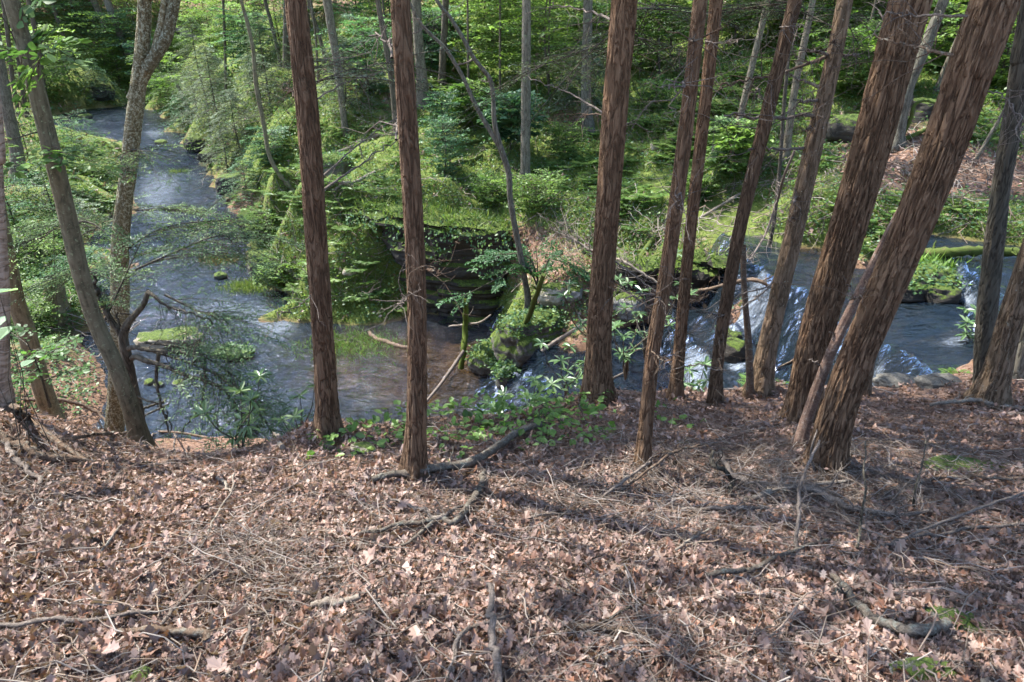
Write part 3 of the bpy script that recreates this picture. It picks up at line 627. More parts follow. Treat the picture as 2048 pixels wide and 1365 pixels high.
# dead stem against the largest hemlock
t2, B2 = tree('dead_tree', 'pale dead stem with scaling bark propped along the left side of the largest hemlock', 'dead tree', [(1600, 896, 30), (1612, 845, 26), (1647, 741, 24), (1686, 653, 22), (1731, 558, 18), (1768, 480, 14), (1800, 415, 9)], wood('scaly_dead_bark', (.09, .056, .04), (.27, .175, .13), lichen=(.3, .25, .21), sc=18), 6, sides=30, amp=.1, flare=.15, crown=None, ext=False)
for i, (pix, w) in enumerate([([(1690, 640), (1708, 612), (1697, 572)], 3.), ([(1645, 735), (1632, 725), (1622, 720)], 4.), ([(1662, 690), (1668, 680), (1665, 668)], 5.)]): limb(t2, 'dead_branch', pix, B2, 0, M_TWIG, w, twigs=0, seed=i)
t3, B3 = tree('dead_tree', 'thin bare snag pole standing in the falls between two leaning hemlocks', 'dead tree', [(1500, 798, 13), (1498, 700, 14), (1491, 610, 12), (1487, 540, 12), (1487, 492, 11)], M_BRWN, 3, sides=18, crown=None, ext=False)
t4, B4 = tree('dead_tree', 'thin dark dead sapling crossing behind the limbs of the leaning hemlock', 'dead tree', [(1534, 520, 8), (1548, 440, 8), (1560, 330, 8), (1568, 210, 8), (1582, 60, 7), (1590, 0, 6)], M_DARK, 9, sides=12, crown=None)
# broken dead limbs of those trunks
lim = [
 (tH, BH, [(1657, 111), (1632, 103), (1608, 100), (1577, 97)], 8, -.3), (tH, BH, [(1654, 112), (1630, 120), (1594, 130), (1540, 146), (1489, 153), (1425, 166)], 11, -.2), (tH, BH, [(1636, 201), (1594, 195), (1555, 190)], 9, -.4),
 (tH, BH, [(1626, 232), (1594, 223), (1545, 226), (1471, 218), (1418, 209)], 12, -.5), (tH, BH, [(1620, 251), (1600, 250), (1582, 250)], 7, -.3), (tH, BH, [(1606, 297), (1545, 287), (1496, 276), (1453, 271)], 9, -.6), (tH, BH, [(1592, 393), (1575, 388), (1559, 388)], 9, -.3),
 (tH, BH, [(1668, 85), (1650, 80), (1639, 80)], 8, -.3), (tH, BH, [(1688, 112), (1715, 113), (1745, 115)], 6, .2), (tH, BH, [(1640, 175), (1618, 165), (1603, 157)], 9, .4), (tH, BH, [(1598, 440), (1570, 425), (1552, 422)], 6, -.3), (tH, BH, [(1540, 575), (1520, 563), (1490, 565), (1440, 580), (1385, 583)], 6, -.6), (tH, BH, [(1545, 565), (1520, 562), (1470, 562), (1385, 584)], 6, -.4),
 (tJ, BJ, [(1909, 112), (1880, 100), (1840, 83)], 10, .5), (tJ, BJ, [(1939, 33), (1900, 35), (1854, 35)], 9, .5), (tJ, BJ, [(1935, 190), (1970, 182), (1985, 230), (1983, 260)], 5, -.3), (tJ, BJ, [(1700, 600), (1695, 580), (1690, 570)], 4, -.2),
 (tC, BC, [(1222, 40), (1205, 30), (1172, 21), (1112, 12)], 8, .8), (tC, BC, [(1206, 226), (1170, 214), (1130, 200), (1063, 183)], 6, 1.0), (tC, BC, [(1205, 230), (1180, 238), (1160, 262)], 4, .4), (tC, BC, [(1240, 250), (1290, 270), (1345, 310)], 5, .9), (tC, BC, [(1226, 520), (1260, 525), (1320, 556)], 5, -.6), (tC, BC, [(1224, 558), (1260, 566), (1300, 578)], 5, -.6),
 (tB, BB, [(784, 116), (768, 100), (750, 91), (708, 76)], 8, .5), (tB, BB, [(792, 280), (775, 268), (765, 255)], 7, .6), (tB, BB, [(852, 532), (862, 525), (874, 518)], 5, -.2), (tB, BB, [(816, 594), (810, 588), (806, 575)], 4, -.2),
 (tA, BA, [(625, 205), (650, 186), (680, 175), (705, 176)], 5, .8), (tA, BA, [(587, 183), (560, 176), (534, 170)], 5, .6), (tA, BA, [(640, 385), (690, 368), (745, 348)], 7, 1.2), (tA, BA, [(638, 360), (680, 330), (740, 305)], 6, 1.6), (tA, BA, [(586, 195), (560, 200), (530, 202)], 3, .5), (tA, BA, [(632, 580), (610, 593), (578, 594)], 3, -.3),
 (tD, BD, [(1366, 164), (1340, 158), (1299, 151)], 7, -.5), (tD, BD, [(1380, 80), (1360, 75), (1335, 66)], 7, -.5), (tD, BD, [(1325, 600), (1290, 560), (1230, 540)], 4, -.4), (tD, BD, [(1352, 420), (1335, 380), (1330, 350)], 4, -.4), (tD, BD, [(1300, 700), (1310, 690), (1318, 672)], 4, -.3),
 (tE, BE, [(1410, 83), (1430, 84), (1452, 80)], 4, -.3), (tE, BE, [(1345, 740), (1380, 700), (1420, 690)], 5, -.5), (tE, BE, [(1352, 700), (1380, 640), (1440, 625)], 4, .4),
 (tF, BF, [(1560, 55), (1575, 50), (1592, 52)], 4, -.3), (tF, BF, [(1520, 180), (1505, 175), (1495, 172)], 6, -.2), (tF, BF, [(1436, 668), (1430, 690), (1418, 706)], 6, -.3), (tF, BF, [(1438, 720), (1455, 700), (1480, 690)], 5, .3),
]
for i, (t, B, pix, w_, dy) in enumerate(lim): limb(t, 'dead_branch', pix, B, 0, (M_TWIG, M_BRWN, M_TWIG)[i % 3], w_ * .75, dy=dy, twigs=int(3 + len(pix) * 2.0), tl=.35 + .012 * w_ * len(pix), seed=i)

# ---- the left side
tO, BO = tree('hardwood_tree', 'smooth olive-grey mossy trunk leaning steeply left across the stream view', 'tree', [(283, 905, 38), (272, 850, 34), (235, 741, 35), (190, 640, 34), (160, 540, 35), (146, 480, 36), (116, 352, 35), (86, 230, 34), (58, 120, 33), (22, 0, 32), (-30, -160, 30)], M_MOSSY, 16, sides=44, ring=.035, amp=.02, furrow=4, lump=.07, spread=3.4, base=at_y(283, 905, 5.4))
tP, BP = tree('forked_tree', 'lichen-speckled tree forking high up, rising beside the stream', 'tree', [(227, 905, 42), (229, 860, 36), (238, 700, 35), (240, 600, 36), (240, 500, 34), (246, 430, 33), (258, 330, 33), (263, 281, 33), (274, 190, 31), (281, 130, 29), (287, 60, 29), (289, 0, 28), (292, -150, 26)], M_LICH, 17, sides=40, ring=.04, amp=.05, furrow=6, lump=.09, spread=3.2, base=at_y(227, 905, 8.0))
P_ = plane_pts([(266, 200, 24), (290, 145, 24), (309, 112, 22), (322, 60, 19), (331, 0, 18), (340, -150, 15)], BP); v, f, rd, hh = trunk_geo(P_[:, :3], AT([24, 24, 22, 19, 18, 15]) / 2 / F * P_[:, 3], 24, .05, .05, 0., 5, 6, .08); g = Geo(); g.add(v, f); g.build('fork_stem', M_LICH, tP, attrs={'ridge': rd, 'moss': hh * 0})
P_ = plane_pts([(298, 138, 22), (322, 100, 23), (340, 66, 21), (354, 0, 20), (380, -150, 16)], BP); P_[:, 1] -= .05; v, f, rd, hh = trunk_geo(P_[:, :3], AT([22, 23, 21, 20, 16]) / 2 / F * P_[:, 3], 24, .05, .05, 0., 8, 6, .08); g = Geo(); g.add(v, f); g.build('fork_stem', M_LICH, tP, attrs={'ridge': rd, 'moss': hh * 0})
tQ, BQ = tree('broken_hemlock', 'small dark hemlock with a broken crooked top and long bare arms reaching over the water', 'tree', [(278, 890, 26), (272, 820, 26), (261, 759, 24), (250, 700, 22), (246, 670, 20), (258, 643, 14), (274, 625, 12), (288, 608, 11), (294, 590, 10), (297, 581, 8)], M_DARK, 5, sides=24, crown=None, ext=False, base=at_y(278, 890, 6.0))
arms = [([(247, 680, 18), (238, 660, 14), (225, 646, 12), (208, 615, 10), (193, 576, 8), (186, 550, 4)], 0, 4), ([(296, 584, 8), (316, 583, 7), (352, 598, 5), (400, 606, 4), (450, 616, 3)], -.3, 22), ([(257, 698, 11), (278, 685, 10), (330, 684, 8), (404, 685, 7), (450, 712, 5), (500, 740, 3)], -.4, 26), ([(263, 717, 11), (284, 703, 11), (306, 701, 10), (350, 705, 9), (387, 711, 8), (440, 720, 7), (485, 732, 5), (520, 770, 4), (550, 806, 2)], -.6, 34),
        ([(318, 702, 8), (322, 740, 7), (334, 780, 5), (352, 818, 4), (366, 838, 3)], -.3, 14), ([(410, 715, 6), (425, 760, 5), (420, 790, 4), (400, 812, 2)], -.5, 10), ([(268, 790, 5), (300, 790, 4), (334, 791, 3), (355, 805, 3), (368, 836, 2)], -.3, 8), ([(272, 823, 6), (295, 822, 5), (318, 820, 5)], .2, 0), ([(276, 838, 4), (300, 837, 4), (318, 835, 3)], .3, 0), ([(252, 690, 5), (230, 632, 4), (250, 635, 4), (262, 650, 3)], .1, 2)]
for i, (pix, dy, tw) in enumerate(arms): limb(tQ, 'bare_branch', pix, BQ, 0, M_DARK, dy=dy, twigs=int(tw * .6), tl=.5, seed=60 + i, droop=-.12)
tR, BR = tree('birch_tree', 'brown peeling-barked trunk cut by the left edge of the view', 'tree', [(4, 800, 28), (6, 740, 24), (8, 600, 22), (2, 470, 21), (-6, 330, 20), (-20, 100, 20)], bark('peeling_bark', (.06, .04, .028), (.24, .17, .12), (.4, .32, .25), vscale=2.5, sc=9, bd=.008), 13, sides=32, amp=.03, spread=3., base=at_y(4, 800, 4.2))
tS, BS = tree('hardwood_tree', 'mossy grey trunk leaning left below the bank at lower left', 'tree', [(132, 905, 44), (122, 870, 38), (95, 805, 38), (72, 735, 36), (52, 660, 34), (35, 610, 32), (22, 545, 30), (8, 470, 28), (-20, 330, 26), (-70, 100, 24)], M_MOSSY, 14, sides=32, amp=.03, spread=3.0, base=at_y(132, 905, 8.4))
tT, BT = tree('stump', 'short mossy broken stump among the ferns of the left bank', 'stump', [(110, 628, 44), (110, 600, 40), (108, 575, 38), (104, 556, 34)], M_MOSSY, 3, sides=24, crown=None, ext=False, amp=.1)
# ---- trunks on the far bank and hillside
def btree(label, pix, mat, H_=15, cat='tree', name='forest_tree', crown='hard', spread=2.8, group='trees of the far bank', sides=16, **kw):
    return tree(name, label, cat, pix, mat, H_, sides=sides, ring=.12, amp=.05, flare=.35, crown=crown, spread=spread, group=group, **kw)
t, b = btree('straight grey trunk standing alone on the grassy ledge top above the dark overhang', [(1050, 358, 21), (1051, 300, 20), (1052, 170, 20), (1053, 0, 19)], M_GREY, 16)
btree('grey trunk with mossy foot on the far bank, left of the thick upright hemlock', [(1177, 262, 28), (1172, 190, 21), (1175, 60, 20), (1176, 0, 20)], M_GREY, 16)
btree('stout dark grey trunk with spreading roots behind the slender hemlock', [(846, 208, 27), (843, 150, 24), (838, 100, 22), (832, 0, 20)], M_GREY, 17)
btree('grey trunk beside the stout dark one on the far slope', [(883, 172, 17), (886, 110, 15), (891, 0, 14)], M_DARK, 15)
btree('dark slim trunk rising just left of the slender foreground hemlock', [(793, 275, 13), (785, 176, 12), (768, 70, 12), (755, 0, 11)], M_DARK, 14)
btree('grey trunk leaning left on the far slope, right of the leftmost hemlock', [(690, 258, 13), (680, 170, 15), (671, 105, 17), (654, 0, 18)], M_GREY, 15)
btree('thin dark trunk leaning left, just right of the leftmost hemlock top', [(652, 123, 8), (635, 60, 8), (619, 8, 8)], M_DARK, 12)
btree('dark trunk half hidden behind the leftmost hemlock', [(573, 140, 15), (573, 70, 15), (575, 0, 16)], M_DARK, 15)
btree('thin dark trunk left of the leftmost hemlock leaning left on the stream bank', [(563, 136, 8), (552, 85, 8), (538, 30, 7), (530, 0, 7)], M_DARK, 12)
btree('long thin curved sapling stem sweeping down to the stream bank', [(580, 376, 10), (556, 345, 10), (538, 309, 9), (527, 246, 9), (513, 176, 9), (506, 98, 8), (492, 35, 8), (482, 0, 7)], M_MOSSY, 12, name='sapling_tree', spread=1.8)
tY, BY = btree('crooked two-stemmed grey tree rooted on the rocky point, forking halfway up', [(1054, 640, 17), (1056, 600, 15), (1050, 560, 13), (1035, 480, 13), (1021, 404, 13), (1017, 345, 13), (1000, 292, 13), (989, 246, 11), (986, 193, 10), (979, 157, 10), (947, 116, 9), (926, 77, 9), (898, 32, 8), (873, 0, 8)], M_GREY, 10, name='forked_tree', spread=2.4)
P_ = plane_pts([(1000, 296, 10), (979, 260, 9), (951, 211, 9), (926, 155, 9), (891, 98, 8), (860, 68, 7), (835, 39, 6), (815, -5, 5)], BY); v, f, rd, hh = trunk_geo(P_[:, :3], np.linspace(10, 5, 8) / 2 / F * P_[:, 3], 14, .12, .05, 0., 8, 6, .08); g = Geo(); g.add(v, f); g.build('fork_stem', M_GREY, tY, attrs={'ridge': rd, 'moss': hh * 0})
for i, (pix, w_) in enumerate([([(951, 116), (935, 125), (920, 130), (907, 128)], 4), ([(985, 156), (975, 165), (960, 160)], 3)]): limb(tY, 'dead_branch', pix, BY, 0, M_TWIG, w_, twigs=3, tl=.5, seed=i)
btree('grey lichened trunk behind the slim leaning hemlock, among ferns', [(1464, 311, 15), (1489, 197, 14), (1530, 25, 13), (1537, -10, 13)], M_GREY, 14)
btree('slim grey trunk among ferns just left of the limb-bearing hemlock', [(1570, 322, 17), (1587, 193, 15), (1608, 88, 14), (1626, 0, 13)], M_GREY, 14)
tRt, BRt = btree('pale grey tree with gnarled exposed roots beside a boulder on the right slope', [(1793, 288, 32), (1798, 262, 26), (1817, 176, 24), (1847, 105, 24), (1880, 20, 22), (1888, 0, 22)], M_GREY, 15, spread=3)
for i, pix in enumerate([[(1800, 282, 12), (1820, 272, 9), (1850, 258, 8), (1862, 262, 4)], [(1805, 270, 9), (1818, 240, 8), (1825, 210, 7), (1845, 200, 5), (1870, 208, 3)], [(1790, 286, 9), (1775, 296, 6), (1755, 300, 3)], [(1800, 288, 9), (1815, 300, 6), (1822, 306, 3)]]): limb(tRt, 'root', pix, BRt, 0, M_MOSSW, dy=-.15, twigs=2, tl=.3, seed=i)
btree('thin pale trunk behind the pale rooted tree, leaning right', [(1872, 184, 12), (1897, 120, 11), (1928, 50, 11), (1946, 0, 10)], M_GREY, 12)
btree('slender bare stem leaning right over the pale brush near the crooked dark trunk', [(1953, 318, 8), (1980, 270, 7), (2009, 218, 6), (2040, 150, 5)], M_GREY, 8, name='sapling_tree', spread=1.4)
btree('short leaning dead trunk on the bank above the far bend', [(378, 226, 10), (366, 196, 9), (355, 169, 8)], M_DARK, 4, crown=None, ext=False)
for lab, pix, m_ in [
 ('thin dark trunk just right of the steeply leaning mossy trunk, far left', [(94, 212, 9), (81, 123, 9), (72, 70, 9), (57, 0, 9)], M_DARK),
 ('thin dark trunk leaning left on the brown leafy slope beyond the bend', [(151, 134, 9), (135, 95, 9), (122, 60, 8), (103, 0, 8)], M_DARK),
 ('pale grey leaning trunk high on the far slope left of the forked tree', [(210, 56, 13), (200, 30, 13), (187, 0, 14)], M_GREY),
 ('dark leaning trunk left of the forked tree, top of the far slope', [(258, 110, 15), (243, 75, 15), (232, 50, 15), (214, 0, 16)], M_GREY),
 ('slender dark trunk on the left bank, leftmost of a close pair', [(38, 232, 8), (30, 190, 8), (24, 150, 8), (14, 60, 8)], M_DARK),
 ('slender dark trunk on the left bank, rightmost of a close pair', [(55, 236, 9), (47, 190, 9), (41, 150, 8), (30, 60, 8)], M_DARK),
 ('thick rough trunk with flared foot on the left bank at the edge of view', [(38, 352, 34), (33, 300, 26), (20, 240, 24), (0, 130, 22), (-20, 20, 22)], M_GREY)]: btree(lab, pix, m_, 15, group='trees of the left slope')

for lab, pix in [('thin straight stem in front of the bright saplings, left of the lone grey trunk', [(1000, 215, 5), (1000, 120, 5), (1000, 10, 4)]), ('thin straight stem just left of the stout dark trunk', [(790, 150, 5), (772, 60, 5), (765, 0, 4)]), ('thin dark stem between the leftmost hemlock and the grey left-leaning trunk', [(637, 165, 5), (632, 80, 5), (622, 0, 5)]), ('very thin straight stem right of the lone grey trunk', [(1098, 185, 4), (1098, 90, 4), (1100, 0, 4)]), ('thin stem behind the fork of the two-stemmed tree', [(937, 215, 5), (936, 110, 5), (935, 0, 4)]), ('thin stem near the top between the thick upright hemlock and the thin pair', [(1318, 150, 6), (1318, 60, 6), (1320, 0, 6)]), ('thin dark stem left of the long curved sapling stem', [(452, 190, 6), (450, 90, 6), (446, 0, 5)]), ('thin leaning stem between the limb-bearing and the massive hemlock, near the top', [(1716, 150, 6), (1735, 70, 6), (1752, 0, 5)])]: btree(lab, pix, M_DARK, 10, name='sapling_tree', spread=1.5, sides=10, group='thin stems of the far slope')
# ---- saplings and shrubs of the understory
def sapling(label, px, py, h, spread, nb, leaf, cols, kind='leafy', name='sapling', cat='sapling', group=None, T=8, J=6, lean=(0, 0), f0=.25, droop=.25, base=None, tpl=None, wr=.011, mat=None, flat=.28, keep=1., trunk_r=None):
    B = hit1(px, py) if base is None else AT(base, float); t = thing(name, label, cat, B, group)
    top = B + AT([lean[0] * h, lean[1] * h, h]); mid = (B + top) / 2 + AT([.05 * h * rng.standard_normal(), 0, 0])
    C = catmull(AT([B - AT([0, 0, .1]), mid, top]), 12); r0 = trunk_r or .008 + .011 * h
    g = Geo(); g.add(*tubes(C, r0 * np.linspace(1, .2, 12), 7))
    f = f0 + (1 - f0) * (np.arange(nb) + rng.random(nb)) / nb; a = np.arange(nb) * 2.4 + rng.random(nb) * .8
    O = AT([np.interp(f * 11, np.arange(12), C[:, i]) for i in range(3)]).T
    if kind == 'hemlock': L = spread * (1.1 - f) ** .75; el_ = .0 + .12 * rng.standard_normal(nb)
    else: L = spread * (.55 + .6 * np.sin(np.pi * np.clip(1.05 - f * .8, 0, 1))) * .8; el_ = .28 + .15 * rng.standard_normal(nb)
    D = np.stack([np.cos(a), np.sin(a), el_], -1)
    lf = Geo(); spray(lf, O, D, L * (.7 + .45 * rng.random(nb)), T=T, J=J, size=leaf, tpl=tpl or (T_NEEDLE if kind == 'hemlock' else T_FOLD if leaf > .075 else T_DIAMOND), cols=cols, droop=droop, wood=g, wr=wr, flat=flat, keep=keep)
    g.build('stem', M_DARK if kind != 'dead' else M_TWIG, t, attrs={})
    lf.build('foliage', mat or (M_NEED if kind == 'hemlock' else M_LEAF), t); return t
S = sapling; GU = 'understory saplings of the far slope'
# bright beech-like saplings in the top middle
for px, py, h, sp, lab in [
 (1000, 170, 3.6, 2.2, 'bright leafy beech sapling on the far slope, left of the lone grey trunk'), (1100, 190, 4.2, 2.4, 'bright layered beech sapling between the lone grey trunk and its mossy-footed neighbour'),
 (1140, 130, 4.0, 2.2, 'tall sunlit sapling behind the mossy-footed grey trunk'), (960, 90, 4.2, 2.4, 'bright sapling behind the crook of the two-stemmed tree'), (1060, 70, 5., 2.6, 'bright sapling at the top of the slope behind the lone grey trunk'),
 (900, 60, 4., 2., 'green sapling above the stout dark trunk at the top of the slope'), (1230, 60, 4.2, 2.2, 'green sapling hidden partly by the thick upright hemlock near its top')]:
    S(lab, px, py, h, sp, 56, .15, G_BRITE, T=11, J=7, group=GU, f0=.15)
for px, py, h, sp, lab, c in [
 (780, 120, 3.6, 2., 'leafy sapling between the two slender hemlocks high on the slope', G_HARD), (720, 70, 4., 2.2, 'green sapling right of the leftmost hemlock near the top', G_BLUE), (620, 60, 4., 2.4, 'bushy green sapling behind the top of the leftmost hemlock', G_HARD), (480, 60, 4.5, 2.6, 'pale green sapling over the far stream bank, right of the forked tree', G_BRITE),
 (420, 110, 3.6, 2.4, 'sapling with yellow-green leaves beside the forked tree over the bend', G_BRITE), (350, 150, 3., 1.8, 'low sapling at the head of the stream bend', G_HARD), (250, 120, 3.6, 2.4, 'green sapling left of the forked tree above the bend', G_BLUE), (170, 90, 4., 2.6, 'layered green sapling on the brown slope beyond the bend', G_BLUE), (60, 90, 4.2, 2.6, 'green sapling behind the leaning mossy trunk, far left', G_BLUE), (130, 30, 4.5, 2.6, 'feathery sapling at the top of the far left slope', G_HARD), (330, 40, 4.5, 2.5, 'bright sapling behind the fork of the speckled tree', G_BRITE),
 (1340, 120, 3.4, 2.0, 'green sapling between the thick upright hemlock and the thin pair', G_BRITE), (1300, 40, 4., 2.2, 'green sapling near the top, right of the thick upright hemlock', G_BRITE), (1470, 90, 3., 2.0, 'green sapling behind the slim leaning hemlock high on the slope', G_HARD), (1560, 60, 3.4, 2., 'leafy sapling between the slim leaning hemlock and the limb-bearing one', G_BLUE), (1640, 120, 2.8, 1.6, 'low sapling behind the limb-bearing hemlock', G_HARD), (1740, 90, 3., 1.8, 'green sapling just left of the massive leaning hemlock', G_HARD),
 (1880, 60, 3., 1.8, 'bright sapling between the two biggest leaning hemlocks', G_BRITE), (1960, 80, 2.6, 1.6, 'leafy sapling seen behind the largest hemlock, left of the dark crooked trunk', G_HARD), (1460, 355, 1.3, .9, 'small bright layered sapling left of the slim leaning hemlock', G_BRITE), (1020, 300, 1.6, 1.1, 'small dark green sapling at the fork of the two-stemmed tree', G_BLUE), (950, 260, 1.5, 1.2, 'low maple-like sapling on the brown patch left of the fork', G_HARD), (500, 150, 3., 1.8, 'small leafy tree on the steep stream bank behind the curved stem', G_BLUE)]:
    S(lab, px, py, h, sp, int(36 + 8 * h), .14, c, T=10, J=7, group=GU, f0=.2)
for px, py, h, sp, lab, c in [(100, 175, 4., 3.4, 'broad green sapling on the leafy slope left of the bend, nearest the water', G_BRITE), (215, 150, 4.5, 3.6, 'wide layered sapling just left of the forked tree above the far bend', G_BRITE), (60, 120, 5., 3.6, 'wide green sapling high behind the steeply leaning mossy trunk', G_BRITE), (150, 40, 6., 4., 'tall spreading sapling at the top of the left slope', G_BRITE), (270, 50, 6., 4., 'tall green sapling behind the speckled tree, top of the slope', G_BRITE), (310, 180, 3.6, 2.8, 'round green sapling at the water right behind the speckled tree', G_BLUE), (390, 60, 5., 3., 'yellow-green sapling near the bleached log', G_BRITE), (20, 30, 6., 4., 'tall green sapling in the top left corner', G_BRITE)]:
    S(lab, px, py, h, sp, 34, .24, c, T=9, J=6, group='saplings beyond the bend', f0=.1, tpl=T_DIAMOND)
for px, py, h, sp, lab, c in [(1180, 90, 3.5, 2.2, 'bright bush right of the mossy-footed grey trunk near the top', G_BRITE), (1000, 40, 4., 2.6, 'bright sapling filling the top between the lone grey trunk and the two-stemmed tree', G_BRITE), (860, 140, 2.2, 1.6, 'low green bush between the two dark trunks high on the slope', G_BLUE), (740, 190, 2.4, 1.8, 'green bush left of the slender hemlock half way up', G_BLUE), (1280, 150, 2.6, 1.8, 'green bush right of the thick upright hemlock near the top', G_HARD), (1500, 30, 3.6, 2.4, 'green sapling filling the top behind the slim leaning hemlock', G_BRITE), (1690, 190, 1.8, 1.4, 'low green bush right of the limb-bearing hemlock', G_HARD), (1760, 190, 1.8, 1.3, 'low green bush between the limb-bearing and massive hemlocks', G_BRITE), (1880, 150, 2., 1.4, 'bright bush between the two largest hemlocks', G_BRITE), (1990, 180, 2., 1.4, 'bright fern-like bush left of the dark crooked trunk', G_BRITE), (560, 90, 3.6, 2.2, 'bright sapling left of the leftmost hemlock near the top', G_BRITE), (470, 120, 3.4, 2.4, 'sunlit sapling above the silvery hemlocks on the stream bank', G_BRITE), (1920, 20, 3., 2., 'green sapling at the top between the largest hemlock and the massive one', G_BRITE), (1620, 30, 3., 2., 'green sapling at the top left of the limb-bearing hemlock', G_HARD)]:
    S(lab, px, py, h, sp, 50, .13, c, T=10, J=7, group='bushes high on the far slope', f0=.08)
# hemlock saplings and drooping boughs
for px, py, h, sp, lab, c in [
 (440, 250, 3.6, 2.6, 'silvery drooping hemlock sapling on the steep right bank of the stream', G_PALE), (480, 300, 2.6, 2., 'drooping pale hemlock over the dark stream bank, nearest of the stream hemlocks', G_PALE), (410, 190, 4., 2.4, 'feathery hemlock sapling above the short leaning dead trunk', G_HEM), (540, 200, 3.6, 2.2, 'dark hemlock sapling just left of the leftmost hemlock trunk', G_HEM),
 (690, 215, 2.4, 1.8, 'pale hemlock sapling spreading right of the leftmost hemlock trunk', G_PALE), (1170, 215, 2.2, 1.6, 'greyish half-bare hemlock sapling around the mossy-footed grey trunk', G_PALE), (200, 200, 3., 2.2, 'broad hemlock sapling beside the bend of the stream', G_BLUE), (1420, 60, 3.6, 2., 'feathery hemlock sapling behind the tops of the thin hemlock pair', G_HEM), (1700, 70, 3., 1.8, 'hemlock sapling behind the top of the limb-bearing hemlock', G_HEM), (1790, 40, 3.4, 2., 'hemlock sapling high on the right slope', G_HEM)]:
    S(lab, px, py, h, sp, int(40 + 10 * h), .085, c, kind='hemlock', T=15, J=11, group='young hemlocks of the far bank', droop=.32, f0=.1, wr=.01)
for px, py, h, sp, lab in [(888, 352, 1.5, .75, 'dark green bushy seedling on the ledge top, front one of two'), (884, 288, 1.5, .7, 'dark green bushy seedling on the ledge top, rear one of two'), (985, 412, .7, .8, 'low dark bush at the lip of the overhanging ledge'), (1130, 320, 1.0, .8, 'feathery pale green bush right of the lone grey trunk'), (1065, 425, .8, .9, 'leafy bush hiding the foot of the crooked forked stem above the pool'), (1310, 222, .9, .8, 'rounded bush beside the thick upright hemlock, half way up'), (1390, 405, .6, .5, 'little green bush between brown branches above the falls')]:
    S(lab, px, py, h, sp, 60, .07, G_BLUE if h > 1.2 else G_HARD, name='shrub', cat='shrub', T=9, J=6, group='bushes of the far bank', droop=.1, f0=.05, wr=.006, flat=.7)

for px, py, h, sp, lab, c, kd in [(455, 345, 2.2, 1.8, 'silvery hemlock bush low on the dark stream bank', G_PALE, 'hemlock'), (500, 400, 1.6, 1.5, 'green hemlock bush on the stream bank beside the foot of the curved stem', G_BLUE, 'hemlock'), (530, 470, .7, .9, 'leafy bush on the mossy bank left of the leftmost hemlock', G_HARD, 'leafy'), (530, 250, 2.8, 2., 'feathery hemlock right of the long curved sapling stem', G_PALE, 'hemlock'), (560, 560, .6, .9, 'small leafy bush on the green spit by the water', G_BRITE, 'leafy'), (545, 330, 1.2, 1.1, 'fern-green bush right of the curved stem foot on the steep bank', G_BLUE, 'leafy')]:
    S(lab, px, py, h, sp, 44, .075, c, kind=kd, T=12, J=9, group='bushes of the steep stream bank', f0=.05, droop=.35)
for px, py, h, sp, lab, c, kd in [(150, 300, 1.6, 1.6, 'leafy bush on the left bank just short of the far bend', G_BLUE, 'leafy'), (60, 330, 2.4, 2., 'layered sapling on the left bank beside the thick rough trunk', G_HARD, 'leafy'), (190, 360, 1.5, 1.4, 'low green bush between the leaning mossy trunk and the speckled tree', G_HARD, 'leafy'), (110, 430, 1.8, 1.8, 'hemlock seedling clump on the left bank behind the leaning mossy trunk', G_HEM, 'hemlock'), (30, 450, 2.2, 1.8, 'leafy sapling at the left edge above the mossy stump', G_BLUE, 'leafy'), (180, 470, 1.3, 1.3, 'small hemlock on the left bank just left of the speckled tree', G_PALE, 'hemlock'), (70, 540, 1.3, 1.3, 'leafy bush right behind the mossy stump', G_HARD, 'leafy'), (170, 590, 1.1, 1.1, 'low bush at the water between the leaning mossy trunk and the speckled tree', G_BLUE, 'leafy'), (60, 660, 1., 1.1, 'low leafy bush below the mossy stump', G_HARD, 'leafy')]:
    S(lab, px, py, h, sp, 26, .085, c, kind=kd, T=10, J=8, group='bushes of the left bank', f0=.1, droop=.3)

for px, py, h, sp, lab, c, kd in [(345, 225, 2.4, 2.2, 'leafy bush overhanging the upper stream just right of the speckled tree', G_HARD, 'leafy'), (368, 255, 2.0, 2.0, 'hemlock bush at the waterline below the short leaning dead trunk', G_BLUE, 'hemlock'), (395, 225, 2.6, 2.2, 'pale hemlock beside the short leaning dead trunk', G_PALE, 'hemlock'), (330, 195, 3., 2.4, 'green sapling above the upper stream, seen past the right fork', G_BRITE, 'leafy'), (420, 260, 2.6, 2.2, 'silvery hemlock above the dark rock at the stream edge', G_PALE, 'hemlock'), (95, 195, 2.6, 2.6, 'leafy bush on the mound beyond the far bend', G_HARD, 'leafy'), (140, 160, 3., 2.6, 'green hemlock on the slope beyond the far bend, left of the dark boulder', G_BLUE, 'hemlock'), (240, 170, 2.8, 2.6, 'leafy bush above the dark boulder beyond the bend', G_HARD, 'leafy')]:
    S(lab, px, py, h, sp, 40, .15 if kd == 'leafy' else .13, c, kind=kd, T=10, J=8, group='bushes at the head of the stream', f0=.05, droop=.35)
